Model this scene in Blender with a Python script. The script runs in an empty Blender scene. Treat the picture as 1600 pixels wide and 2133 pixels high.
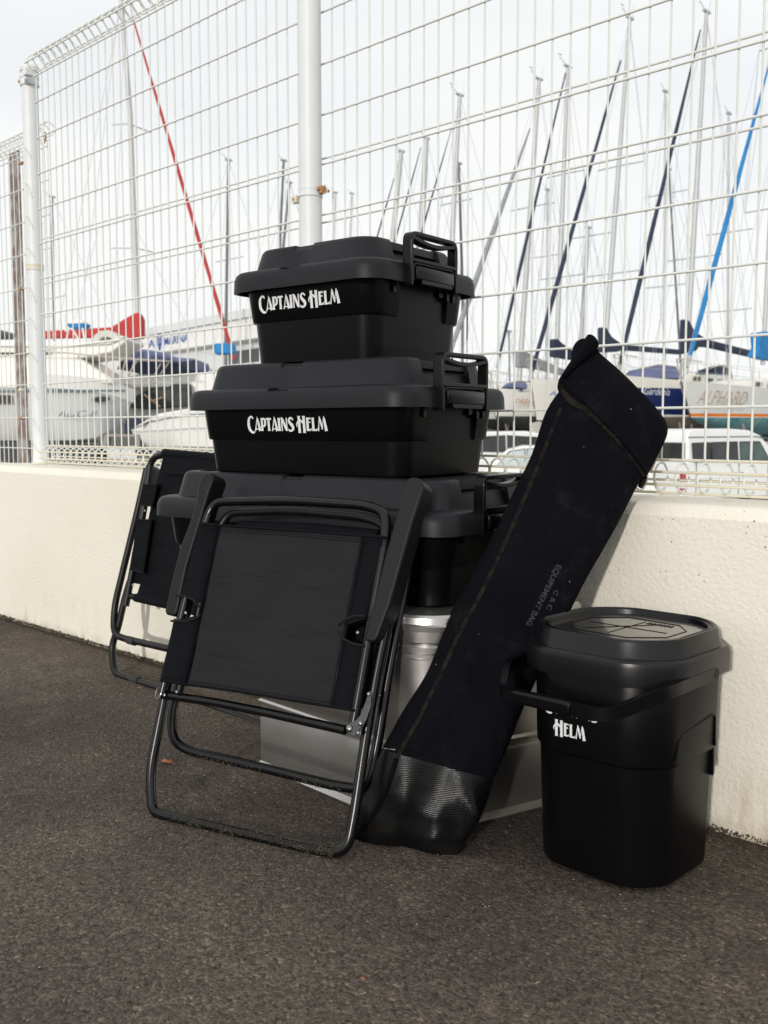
import bpy, math, random
from mathutils import Vector, Matrix
from math import radians, sin, cos, pi
random.seed(7)
sc = bpy.context.scene
COL = sc.collection

# ---------------------------------------------------------------- camera
YAW, PITCH, ROLL, FPX = radians(45.65), radians(4.849), radians(-.0635), 2044.158
CAM = Vector((0, 0, .70))
F0 = Vector((-cos(YAW), sin(YAW), 0))
FW = F0 * cos(PITCH) + Vector((0, 0, -sin(PITCH)))
R0 = Vector((sin(YAW), cos(YAW), 0))
U0 = R0.cross(FW)
RT = R0 * cos(ROLL) + U0 * sin(ROLL)
UP = -R0 * sin(ROLL) + U0 * cos(ROLL)
cd = bpy.data.cameras.new('camera'); cam = bpy.data.objects.new('camera', cd); COL.objects.link(cam)
m3 = Matrix((RT, UP, -FW)).transposed()
cam.matrix_world = Matrix.Translation(CAM) @ m3.to_4x4()
cd.sensor_fit = 'VERTICAL'; cd.sensor_height = 36; cd.sensor_width = 27
cd.lens = FPX / 2133 * 36
cd.clip_start = .05; cd.clip_end = 3000
cd.dof.use_dof = True; cd.dof.focus_distance = 1.9; cd.dof.aperture_fstop = 9
sc.camera = cam

# ---------------------------------------------------------------- light
SUN_DIR = Vector((-.385, .90, -.225)).normalized()       # the way the light travels
sd = bpy.data.lights.new('flash_sun', 'SUN'); sd.energy = 1.85; sd.angle = radians(2.2); sd.color = (1, .955, .89)  # distant sun lamp stands in for a flash close to the camera
flash_sun = bpy.data.objects.new('flash_sun', sd); COL.objects.link(flash_sun)
flash_sun.rotation_euler = SUN_DIR.to_track_quat('-Z', 'Y').to_euler()
w = bpy.data.worlds.new('World'); sc.world = w; w.use_nodes = True
nt = w.node_tree; nd = nt.nodes; lk = nt.links; nd.clear()
sky = nd.new('ShaderNodeTexSky'); sky.sky_type = 'NISHITA'; sky.sun_disc = False
sky.sun_elevation = math.asin(-SUN_DIR.z); sky.sun_rotation = math.atan2(-SUN_DIR.x, -SUN_DIR.y)
bg1 = nd.new('ShaderNodeBackground'); bg1.inputs[1].default_value = .12; lk.new(sky.outputs[0], bg1.inputs[0])
# bright cloud deck with thinner, bluer places
tc = nd.new('ShaderNodeTexCoord'); mp = nd.new('ShaderNodeMapping'); mp.inputs['Scale'].default_value = (1.3, 1.3, 4.2)
n1 = nd.new('ShaderNodeTexNoise'); n1.inputs['Scale'].default_value = 1.5; n1.inputs['Detail'].default_value = 6; n1.inputs['Roughness'].default_value = .5
lk.new(tc.outputs['Generated'], mp.inputs[0]); lk.new(mp.outputs[0], n1.inputs['Vector'])
cr = nd.new('ShaderNodeValToRGB'); lk.new(n1.outputs[0], cr.inputs[0])
cr.color_ramp.elements[0].position = .34; cr.color_ramp.elements[0].color = (.90, .932, .955, 1)
cr.color_ramp.elements[1].position = .54; cr.color_ramp.elements[1].color = (1.0, 1.01, 1.0, 1)
bg2 = nd.new('ShaderNodeBackground'); bg2.inputs[1].default_value = 1.0; lk.new(cr.outputs[0], bg2.inputs[0])
mx = nd.new('ShaderNodeMixShader'); mx.inputs[0].default_value = .95
lk.new(bg1.outputs[0], mx.inputs[1]); lk.new(bg2.outputs[0], mx.inputs[2])
wo = nd.new('ShaderNodeOutputWorld'); lk.new(mx.outputs[0], wo.inputs[0])
sc.view_settings.view_transform = 'Standard'; sc.view_settings.look = 'None'
sc.view_settings.exposure = 0; sc.view_settings.gamma = 1; sc.view_settings.use_curve_mapping = False
sc.cycles.max_bounces = 8

# ---------------------------------------------------------------- measuring helpers (photo sight lines met with real planes)
def ray(px, py): return FW + RT * ((px - 800) / FPX) - UP * ((py - 1066.5) / FPX)
def onP(px, py, p0, n):
    d = ray(px, py); n = Vector(n); return CAM + d * ((Vector(p0) - CAM).dot(n) / d.dot(n))
def onX(px, py, x): return onP(px, py, (x, 0, 0), (1, 0, 0))
def onY(px, py, y): return onP(px, py, (0, y, 0), (0, 1, 0))
def onZ(px, py, z=0): return onP(px, py, (0, 0, z), (0, 0, 1))
def atD(px, py, D): return onP(px, py, CAM + F0 * D, F0)

# ---------------------------------------------------------------- materials
def mat(name, col, rough=.5, metal=0., spec=.5, coat=0., noise=None, bump=None, noise2=None, alpha=None, trans=0., emis=None):
    """noise=(scale, amount, colour2) mixes; bump=(scale, strength, distance[, detail])"""
    m = bpy.data.materials.new(name); m.use_nodes = True
    t = m.node_tree; b = t.nodes['Principled BSDF']
    b.inputs['Base Color'].default_value = (*col, 1); b.inputs['Roughness'].default_value = rough
    b.inputs['Metallic'].default_value = metal; b.inputs['Specular IOR Level'].default_value = spec
    b.inputs['Coat Weight'].default_value = coat
    b.inputs['Transmission Weight'].default_value = trans
    tcn = t.nodes.new('ShaderNodeTexCoord'); src = tcn.outputs['Object']
    def nz(scale, detail=4, rough_=.55):
        n = t.nodes.new('ShaderNodeTexNoise'); n.inputs['Scale'].default_value = scale
        n.inputs['Detail'].default_value = detail; n.inputs['Roughness'].default_value = rough_
        t.links.new(src, n.inputs['Vector']); return n
    cur = None
    for q in (noise, noise2):
        if not q: continue
        n = nz(q[0]); r = t.nodes.new('ShaderNodeMapRange'); r.inputs['From Min'].default_value = .5 - q[3] if len(q) > 3 else .35
        r.inputs['From Max'].default_value = .5 + q[3] if len(q) > 3 else .65
        r.inputs['To Max'].default_value = q[1]
        t.links.new(n.outputs[0], r.inputs['Value'])
        mxn = t.nodes.new('ShaderNodeMix'); mxn.data_type = 'RGBA'
        t.links.new(r.outputs[0], mxn.inputs[0])
        if cur is None: mxn.inputs[6].default_value = (*col, 1)
        else: t.links.new(cur, mxn.inputs[6])
        mxn.inputs[7].default_value = (*q[2], 1); cur = mxn.outputs[2]
    if cur is not None: t.links.new(cur, b.inputs['Base Color'])
    if bump:
        n = nz(bump[0], bump[3] if len(bump) > 3 else 3)
        bn = t.nodes.new('ShaderNodeBump'); bn.inputs['Strength'].default_value = bump[1]; bn.inputs['Distance'].default_value = bump[2]
        t.links.new(n.outputs[0], bn.inputs['Height']); t.links.new(bn.outputs[0], b.inputs['Normal'])
    return m
M = {}
M['lid'] = mat('lid plastic', (.0058, .0064, .0088), .46, spec=.27, noise=(5, .7, (.0090, .0093, .0118), .2), bump=(900, .35, .0006))
M['body'] = mat('body plastic', (.0022, .0020, .0026), .33, spec=.14, noise=(6, .5, (.0035, .0032, .0036)), bump=(700, .25, .0004))
M['latch'] = mat('latch plastic', (.002, .002, .0027), .28, spec=.25, bump=(400, .1, .0003))
M['print'] = mat('white print', (.78, .79, .80), .5, noise=(400, .2, (.62, .63, .65)))
M['tube'] = mat('black enamelled tube', (.0022, .0022, .003), .24, spec=.4, noise=(60, .4, (.007, .0065, .0065)), bump=(500, .12, .0003))
M['tube_matt'] = mat('satin black tube', (.0055, .005, .0055), .42, spec=.35, noise=(60, .4, (.009, .008, .008)), bump=(500, .12, .0003))
M['steel'] = mat('zinc plated steel', (.33, .34, .33), .3, 1., noise=(80, .5, (.2, .2, .18)))
M['steel_dark'] = mat('dull zinc', (.10, .11, .11), .32, .8, noise=(60, .5, (.05, .05, .05)))
M['arm'] = mat('armrest plastic', (.0055, .0055, .0068), .5, spec=.28, bump=(800, .25, .0004))
M['wire'] = mat('white coated wire', (.74, .75, .72), .5, noise=(30, .35, (.66, .66, .61)))
M['wire_old'] = mat('aged coated wire', (.70, .69, .62), .55, noise=(45, .9, (.72, .62, .42), .1))
M['post'] = mat('white coated post', (.74, .76, .77), .45, noise=(5, .5, (.66, .68, .69)), bump=(60, .05, .001))
M['rust'] = mat('rust', (.32, .13, .05), .8, noise=(120, .8, (.55, .36, .2)), bump=(300, .5, .001))
M['brown_post'] = mat('weathered brown steel', (.30, .28, .27), .65, noise=(9, .9, (.40, .385, .37), .15), noise2=(16, .8, (.17, .10, .08), .06), bump=(120, .3, .001))
M['galv'] = mat('galvanised sheet', (.56, .55, .54), .3, .92, noise=(7, .8, (.42, .40, .38), .2), noise2=(60, .35, (.42, .41, .4)), bump=(16, .12, .004))
M['galv_edge'] = mat('bright folded edge', (.50, .49, .47), .34, .95, bump=(60, .15, .001))
M['sole'] = mat('moss and dirt', (.045, .038, .026), .95, noise=(90, .9, (.10, .09, .045), .12), bump=(400, .8, .002))
M['leaf'] = mat('dry leaf', (.42, .13, .045), .7, noise=(150, .8, (.25, .07, .03)), bump=(200, .5, .001))
M['pebble'] = mat('pale grit', (.36, .34, .30), .7, noise=(40, .6, (.2, .19, .18)))
M['leather'] = mat('tan tab', (.5, .33, .2), .6, bump=(300, .2, .0004))
def white(n, c, r=.35): return mat(n, c, r, noise=(3, .5, tuple(x * .93 for x in c)), coat=.2)
M['gel'] = white('white gelcoat', (.80, .79, .76)); M['gel2'] = white('cream gelcoat', (.76, .74, .68))
M['gel3'] = white('grey white gelcoat', (.66, .67, .66))
M['alu'] = mat('mast aluminium', (.50, .51, .51), .5, .2, noise=(4, .4, (.43, .44, .44)))
M['alu_dark'] = mat('dark mast', (.13, .14, .15), .5, noise=(4, .4, (.2, .2, .2)))
M['navy'] = mat('navy canvas', (.018, .026, .055), .8, noise=(3, .7, (.03, .042, .08)), bump=(14, .5, .03))
M['canvas'] = mat('faded blue canvas', (.10, .12, .24), .85, noise=(2, .7, (.17, .19, .32)), bump=(10, .5, .04))
M['red'] = mat('red sail cover', (.50, .04, .035), .75, noise=(3, .5, (.36, .03, .028)), bump=(12, .5, .03))
M['sky_blue'] = mat('bright blue cover', (.008, .16, .42), .7, noise=(3, .6, (.015, .27, .62)), bump=(12, .5, .03))
M['grey_sail'] = mat('grey sail cloth', (.30, .31, .33), .8, noise=(5, .5, (.2, .2, .22)), bump=(14, .5, .02))
M['cream_cloth'] = mat('cream canvas', (.62, .60, .54), .85, noise=(2, .5, (.5, .48, .44)), bump=(10, .6, .04))
M['teal'] = mat('teal antifouling', (.09, .30, .33), .75, noise=(1.4, .9, (.30, .50, .49), .2), noise2=(5, .6, (.04, .16, .22), .15), bump=(20, .3, .02))
M['dark_bottom'] = mat('dark antifouling', (.035, .037, .04), .7, noise=(2, .6, (.07, .07, .06)))
M['brown_bottom'] = mat('brown antifouling', (.25, .21, .16), .7, noise=(2, .6, (.17, .15, .12)))
M['navy_hull'] = mat('navy gelcoat', (.006, .015, .10), .2, coat=.5, noise=(2, .4, (.01, .03, .14)))
M['orange'] = mat('orange stripe', (.75, .19, .01), .4, noise=(2, .3, (.62, .15, .01)))
M['blue_line'] = mat('blue lettering', (.02, .09, .38), .5, noise=(5, .3, (.03, .13, .45)))
M['grey_text'] = mat('grey lettering', (.12, .16, .19), .5, noise=(5, .3, (.18, .22, .25)))
M['gold_text'] = mat('gold lettering', (.36, .22, .12), .5, noise=(5, .3, (.42, .28, .17)))
M['tan_text'] = mat('tan lettering', (.48, .19, .07), .5, noise=(5, .3, (.5, .25, .1)))
M['white_text'] = mat('white lettering', (.75, .76, .78), .5, noise=(5, .3, (.65, .66, .7)))
M['dark_glass'] = mat('dark glass', (.012, .013, .015), .08, spec=.6, noise=(1.3, .8, (.05, .05, .05)))
M['green_glass'] = mat('green glass', (.08, .13, .12), .06, noise=(2, .7, (.03, .05, .05)))
M['pale_glass'] = mat('reflecting windscreen', (.45, .53, .55), .06, noise=(2, .7, (.6, .66, .68)))
M['car_white'] = mat('white car paint', (.80, .81, .80), .25, coat=.5, noise=(1, .2, (.76, .77, .77)))
M['rubber'] = mat('black rubber', (.02, .02, .02), .8, noise=(30, .5, (.035, .035, .035)))
M['lamp_red'] = mat('red tail lamp', (.45, .03, .04), .2, coat=.6, noise=(50, .4, (.3, .02, .03)))
M['rail'] = mat('stainless rail', (.66, .60, .52), .3, .6, noise=(20, .5, (.6, .45, .33)))
M['rig'] = mat('rigging wire', (.42, .44, .46), .5, .3, noise=(2, .4, (.5, .52, .54)))
M['panel'] = mat('pale wall cladding', (.70, .71, .72), .6, noise=(.6, .5, (.62, .64, .66)))
M['stand'] = mat('steel hull stand', (.25, .26, .27), .6, .3, noise=(5, .6, (.3, .18, .12)))
M['wood'] = mat('orange plywood', (.48, .27, .13), .7, noise=(6, .6, (.35, .19, .09)))
M['hub'] = mat('silver wheel rim', (.45, .46, .47), .3, .8, noise=(20, .3, (.35, .36, .37)))
M['thread'] = mat('brown seam binding', (.0105, .0078, .0075), .9, spec=.25, noise=(300, .6, (.017, .012, .0105)), bump=(900, .5, .0006))
M['bag_seam'] = mat('dusty bag seam', (.0068, .0060, .0066), .95, spec=.08, noise=(70, .8, (.022, .018, .014), .1), bump=(700, .5, .0008))
M['faint'] = mat('faded print', (.026, .028, .036), .8, noise=(200, .9, (.010, .010, .014), .1))

def cloth(name, c1, c2, scale=950, rough=.85, sheen=.25, wr=None, spec=.15):
    m = mat(name, c1, rough, spec=spec, noise=(11, .7, c2, .22)); t = m.node_tree; b = t.nodes['Principled BSDF']
    b.inputs['Sheen Weight'].default_value = sheen; b.inputs['Sheen Roughness'].default_value = .4
    tcn = t.nodes.new('ShaderNodeTexCoord')
    h = []
    for d in ('X', 'Z'):
        wv = t.nodes.new('ShaderNodeTexWave'); wv.bands_direction = d; wv.inputs['Scale'].default_value = scale / 6
        wv.inputs['Distortion'].default_value = .6; t.links.new(tcn.outputs['Object'], wv.inputs['Vector']); h.append(wv.outputs[1])
    a = t.nodes.new('ShaderNodeMath'); a.operation = 'ADD'; t.links.new(h[0], a.inputs[0]); t.links.new(h[1], a.inputs[1])
    bn = t.nodes.new('ShaderNodeBump'); bn.inputs['Strength'].default_value = .3; bn.inputs['Distance'].default_value = .0006
    t.links.new(a.outputs[0], bn.inputs['Height'])
    # soft wrinkles
    mpn = t.nodes.new('ShaderNodeMapping'); mpn.inputs['Scale'].default_value = wr or (2.2, 2.2, 7)
    nn = t.nodes.new('ShaderNodeTexNoise'); nn.inputs['Scale'].default_value = 3.2; nn.inputs['Detail'].default_value = 3; nn.inputs['Distortion'].default_value = .7
    t.links.new(tcn.outputs['Object'], mpn.inputs[0]); t.links.new(mpn.outputs[0], nn.inputs['Vector'])
    b2 = t.nodes.new('ShaderNodeBump'); b2.inputs['Strength'].default_value = .55; b2.inputs['Distance'].default_value = .02
    t.links.new(nn.outputs[0], b2.inputs['Height']); t.links.new(bn.outputs[0], b2.inputs['Normal']); t.links.new(b2.outputs[0], b.inputs['Normal'])
    return m
M['fabric'] = cloth('chair cloth lit', (.0125, .0118, .0142), (.0175, .0158, .0182), sheen=.03, spec=.22)  # same cloth as the sleeves; light on the panel is put into the colour
M['sleeve'] = cloth('chair cloth shaded', (.0042, .0048, .0068), (.0065, .007, .009), sheen=.0, spec=.1)  # same cloth as the seat panel, with shade put into its darker colour
M['bag'] = cloth('bag canvas', (.0034, .0034, .0056), (.0055, .0050, .0072), 800, .95, .0, spec=.06, wr=(4, 4, 1.6))
def _lint():
    t = M['bag'].node_tree; b = t.nodes['Principled BSDF']; src = b.inputs['Base Color'].links[0].from_socket
    o = t.nodes.new('ShaderNodeTexCoord').outputs['Object']
    v = tex(t, o, 'ShaderNodeTexVoronoi', 75.)
    a = t.nodes.new('ShaderNodeMath'); a.operation = 'LESS_THAN'; a.inputs[1].default_value = .10; t.links.new(v.outputs['Distance'], a.inputs[0])
    sp = t.nodes.new('ShaderNodeSeparateColor'); t.links.new(v.outputs['Color'], sp.inputs[0])
    g = t.nodes.new('ShaderNodeMath'); g.operation = 'GREATER_THAN'; g.inputs[1].default_value = .955; t.links.new(sp.outputs[0], g.inputs[0])
    m_ = t.nodes.new('ShaderNodeMath'); m_.operation = 'MULTIPLY'; t.links.new(a.outputs[0], m_.inputs[0]); t.links.new(g.outputs[0], m_.inputs[1])
    d = tex(t, o, 'ShaderNodeTexNoise', 14., Detail=6., Roughness=.75).outputs[0]
    c = mixc(t, ramp(t, d, [(.54, (0,) * 3), (.74, (.5,) * 3)]), src, (.017, .0155, .017))
    c = mixc(t, m_.outputs[0], c, (.16, .16, .17)); t.links.new(c, b.inputs['Base Color'])
M['vinyl'] = mat('ribbed vinyl', (.0022, .0026, .0038), .30, spec=.26, noise=(9, .6, (.013, .0115, .009), .1))
def _vinyl():
    t = M['vinyl'].node_tree; b = t.nodes['Principled BSDF']; tcn = t.nodes.new('ShaderNodeTexCoord')
    wv = t.nodes.new('ShaderNodeTexWave'); wv.bands_direction = 'Z'; wv.inputs['Scale'].default_value = 110; wv.inputs['Distortion'].default_value = .6
    wv.inputs['Detail'].default_value = 1
    t.links.new(tcn.outputs['Object'], wv.inputs['Vector'])
    vo = t.nodes.new('ShaderNodeTexNoise'); vo.inputs['Scale'].default_value = 600; t.links.new(tcn.outputs['Object'], vo.inputs['Vector'])
    ad = t.nodes.new('ShaderNodeMath'); ad.operation = 'ADD'; t.links.new(wv.outputs[1], ad.inputs[0]); t.links.new(vo.outputs[0], ad.inputs[1])
    bn = t.nodes.new('ShaderNodeBump'); bn.inputs['Strength'].default_value = .35; bn.inputs['Distance'].default_value = .0006
    t.links.new(ad.outputs[0], bn.inputs['Height']); t.links.new(bn.outputs[0], b.inputs['Normal'])
_vinyl()

def ramp(t, src, stops):
    r = t.nodes.new('ShaderNodeValToRGB'); t.links.new(src, r.inputs[0])
    e = r.color_ramp.elements
    while len(e) < len(stops): e.new(.5)
    for i, (p, c) in enumerate(stops): e[i].position = p; e[i].color = (*c, 1)
    return r.outputs[0]
def tex(t, src, kind, scale, **k):
    n = t.nodes.new(kind); n.inputs['Scale'].default_value = scale
    for a, v in k.items(): n.inputs[a.replace('_', ' ')].default_value = v
    t.links.new(src, n.inputs['Vector']); return n
def mixc(t, fac, a, b, mode='MIX'):
    n = t.nodes.new('ShaderNodeMix'); n.data_type = 'RGBA'; n.blend_type = mode
    for s, v in ((0, fac), (6, a), (7, b)):
        if isinstance(v, (int, float)): n.inputs[s].default_value = v
        elif isinstance(v, tuple): n.inputs[s].default_value = (*v, 1)
        else: t.links.new(v, n.inputs[s])
    return n.outputs[2]
def asphalt():
    m = bpy.data.materials.new('asphalt'); m.use_nodes = True; t = m.node_tree; b = t.nodes['Principled BSDF']
    s = t.nodes.new('ShaderNodeTexCoord').outputs['Object']
    big = tex(t, s, 'ShaderNodeTexNoise', 1.1, Detail=5., Roughness=.6).outputs[0]
    dust = tex(t, s, 'ShaderNodeTexNoise', 5.5, Detail=6., Roughness=.7).outputs[0]
    wv = tex(t, s, 'ShaderNodeTexNoise', 60., Detail=2.)
    ds = t.nodes.new('ShaderNodeMix'); ds.data_type = 'VECTOR'; ds.inputs[0].default_value = .012
    t.links.new(s, ds.inputs[4]); t.links.new(wv.outputs['Color'], ds.inputs[5]); sv = ds.outputs[1]
    v1 = tex(t, sv, 'ShaderNodeTexVoronoi', 205.); v3 = tex(t, sv, 'ShaderNodeTexVoronoi', 380.); v0 = tex(t, sv, 'ShaderNodeTexVoronoi', 62.)
    pits = tex(t, s, 'ShaderNodeTexNoise', 95., Detail=4., Roughness=.75).outputs[0]
    c = ramp(t, big, [(.32, (.068, .053, .046)), (.5, (.102, .083, .070)), (.68, (.148, .124, .100))])
    c = mixc(t, ramp(t, dust, [(.50, (0.,) * 3), (.72, (.55,) * 3)]), c, (.20, .168, .135))
    sp1 = t.nodes.new('ShaderNodeSeparateColor'); t.links.new(v1.outputs['Color'], sp1.inputs[0])
    c = mixc(t, .85, c, ramp(t, sp1.outputs[0], [(.0, (.45, .43, .43)), (.55, (.95, .93, .92)), (.9, (1.2, 1.18, 1.15)), (.985, (1.9, 1.8, 1.65))]), 'MULTIPLY')
    sp3 = t.nodes.new('ShaderNodeSeparateColor'); t.links.new(v3.outputs['Color'], sp3.inputs[0])
    c = mixc(t, .6, c, ramp(t, sp3.outputs[1], [(.0, (.5,) * 3), (.6, (1.,) * 3), (1., (1.55, 1.5, 1.4))]), 'MULTIPLY')
    c = mixc(t, ramp(t, pits, [(.32, (.95,) * 3), (.46, (0.,) * 3)]), c, (.018, .014, .012))
    v2 = tex(t, s, 'ShaderNodeTexVoronoi', 42.)
    spk = t.nodes.new('ShaderNodeMath'); spk.operation = 'LESS_THAN'; spk.inputs[1].default_value = .075; t.links.new(v2.outputs['Distance'], spk.inputs[0])
    sep = t.nodes.new('ShaderNodeSeparateColor'); t.links.new(v2.outputs['Color'], sep.inputs[0])
    sel = t.nodes.new('ShaderNodeMath'); sel.operation = 'GREATER_THAN'; sel.inputs[1].default_value = .80; t.links.new(sep.outputs[0], sel.inputs[0])
    mm = t.nodes.new('ShaderNodeMath'); mm.operation = 'MULTIPLY'; t.links.new(spk.outputs[0], mm.inputs[0]); t.links.new(sel.outputs[0], mm.inputs[1])
    c = mixc(t, mm.outputs[0], c, (.38, .33, .25))
    t.links.new(c, b.inputs['Base Color']); b.inputs['Roughness'].default_value = .85; b.inputs['Specular IOR Level'].default_value = .3
    def mad(a, k, d):
        n = t.nodes.new('ShaderNodeMath'); n.operation = 'MULTIPLY_ADD'; t.links.new(a, n.inputs[0]); n.inputs[1].default_value = k
        if d is None: n.inputs[2].default_value = 0
        else: t.links.new(d, n.inputs[2])
        return n.outputs[0]
    h = mad(v1.outputs['Distance'], -.8, None); h = mad(v3.outputs['Distance'], -.35, h); h = mad(v0.outputs['Distance'], -.5, h); h = mad(sp1.outputs[0], .35, h); h = mad(pits, 1.1, h)
    bn = t.nodes.new('ShaderNodeBump'); bn.inputs['Strength'].default_value = .8; bn.inputs['Distance'].default_value = .0042
    t.links.new(h, bn.inputs['Height']); t.links.new(bn.outputs[0], b.inputs['Normal'])
    return m
def stucco():
    m = bpy.data.materials.new('stucco'); m.use_nodes = True; t = m.node_tree; b = t.nodes['Principled BSDF']
    s = t.nodes.new('ShaderNodeTexCoord').outputs['Object']
    sx = t.nodes.new('ShaderNodeSeparateXYZ'); t.links.new(s, sx.inputs[0])
    big = tex(t, s, 'ShaderNodeTexNoise', 2.2, Detail=4.).outputs[0]
    c = ramp(t, big, [(.3, (.78, .735, .63)), (.7, (.85, .81, .71))])
    # splash dirt close to the ground, in streaks
    mpn = t.nodes.new('ShaderNodeMapping'); mpn.inputs['Scale'].default_value = (16, 16, 2.5); t.links.new(s, mpn.inputs[0])
    st = tex(t, mpn.outputs[0], 'ShaderNodeTexNoise', 1., Detail=5., Roughness=.65).outputs[0]
    patch = tex(t, s, 'ShaderNodeTexNoise', 3.6, Detail=2.).outputs[0]
    hz = t.nodes.new('ShaderNodeMapRange'); t.links.new(sx.outputs[2], hz.inputs[0]); hz.inputs[1].default_value = .16; hz.inputs[2].default_value = 0; hz.inputs[3].default_value = 0; hz.inputs[4].default_value = 1
    a = t.nodes.new('ShaderNodeMath'); a.operation = 'MULTIPLY'; t.links.new(hz.outputs[0], a.inputs[0]); t.links.new(ramp(t, st, [(.46, (0,) * 3), (.66, (1,) * 3)]), a.inputs[1])
    a2 = t.nodes.new('ShaderNodeMath'); a2.operation = 'MULTIPLY'; t.links.new(a.outputs[0], a2.inputs[0]); t.links.new(ramp(t, patch, [(.45, (0,) * 3), (.62, (1,) * 3)]), a2.inputs[1])
    c = mixc(t, a2.outputs[0], c, (.46, .36, .25))
    hz2 = t.nodes.new('ShaderNodeMapRange'); t.links.new(sx.outputs[2], hz2.inputs[0]); hz2.inputs[1].default_value = .035; hz2.inputs[2].default_value = 0
    nn = tex(t, s, 'ShaderNodeTexNoise', 14., Detail=4., Roughness=.7).outputs[0]
    a3 = t.nodes.new('ShaderNodeMath'); a3.operation = 'MULTIPLY'; t.links.new(hz2.outputs[0], a3.inputs[0]); t.links.new(ramp(t, nn, [(.4, (0,) * 3), (.6, (.8,) * 3)]), a3.inputs[1])
    c = mixc(t, a3.outputs[0], c, (.42, .36, .27))
    # small dark pits, thick at the right-hand end below the coping
    v = tex(t, s, 'ShaderNodeTexVoronoi', 95.)
    pit = t.nodes.new('ShaderNodeMath'); pit.operation = 'LESS_THAN'; pit.inputs[1].default_value = .16; t.links.new(v.outputs['Distance'], pit.inputs[0])
    sepc = t.nodes.new('ShaderNodeSeparateColor'); t.links.new(v.outputs['Color'], sepc.inputs[0])
    g = t.nodes.new('ShaderNodeMath'); g.operation = 'GREATER_THAN'; g.inputs[1].default_value = .62; t.links.new(sepc.outputs[0], g.inputs[0])
    xr = t.nodes.new('ShaderNodeMapRange'); t.links.new(sx.outputs[0], xr.inputs[0]); xr.inputs[1].default_value = -1.25; xr.inputs[2].default_value = -.75
    zr = t.nodes.new('ShaderNodeMapRange'); t.links.new(sx.outputs[2], zr.inputs[0]); zr.inputs[1].default_value = .36; zr.inputs[2].default_value = .46
    pp = pit.outputs[0]
    for o in (g.outputs[0], xr.outputs[0], zr.outputs[0], ramp(t, tex(t, s, 'ShaderNodeTexNoise', 17.).outputs[0], [(.44, (0,) * 3), (.56, (1,) * 3)])):
        k = t.nodes.new('ShaderNodeMath'); k.operation = 'MULTIPLY'; t.links.new(pp, k.inputs[0]); t.links.new(o, k.inputs[1]); pp = k.outputs[0]
    c = mixc(t, pp, c, (.10, .09, .075))
    # dark weathered corner streaks at the far left end
    xl = t.nodes.new('ShaderNodeMapRange'); t.links.new(sx.outputs[0], xl.inputs[0]); xl.inputs[1].default_value = -3.60; xl.inputs[2].default_value = -3.76
    zl = t.nodes.new('ShaderNodeMapRange'); t.links.new(sx.outputs[2], zl.inputs[0]); zl.inputs[1].default_value = .32; zl.inputs[2].default_value = .1
    k = t.nodes.new('ShaderNodeMath'); k.operation = 'MULTIPLY'; t.links.new(xl.outputs[0], k.inputs[0]); t.links.new(zl.outputs[0], k.inputs[1])
    k2 = t.nodes.new('ShaderNodeMath'); k2.operation = 'MULTIPLY'; t.links.new(k.outputs[0], k2.inputs[0]); t.links.new(ramp(t, st, [(.40, (0,) * 3), (.55, (1,) * 3)]), k2.inputs[1])
    c = mixc(t, k2.outputs[0], c, (.09, .07, .06))
    t.links.new(c, b.inputs['Base Color']); b.inputs['Roughness'].default_value = .85
    n1_ = tex(t, s, 'ShaderNodeTexNoise', 115., Detail=3., Roughness=.5).outputs[0]
    n2_ = tex(t, s, 'ShaderNodeTexNoise', 240., Detail=3.).outputs[0]
    h = t.nodes.new('ShaderNodeMath'); h.operation = 'MULTIPLY_ADD'; t.links.new(n2_, h.inputs[0]); h.inputs[1].default_value = .35; t.links.new(n1_, h.inputs[2])
    bn = t.nodes.new('ShaderNodeBump'); bn.inputs['Strength'].default_value = .5; bn.inputs['Distance'].default_value = .0038
    t.links.new(h.outputs[0], bn.inputs['Height']); t.links.new(bn.outputs[0], b.inputs['Normal'])
    return m
_lint(); M['asphalt'] = asphalt(); M['stucco'] = stucco()
M['yard'] = mat('concrete yard', (.34, .33, .31), .85, noise=(.5, .6, (.27, .26, .25)), bump=(20, .3, .01))

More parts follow.
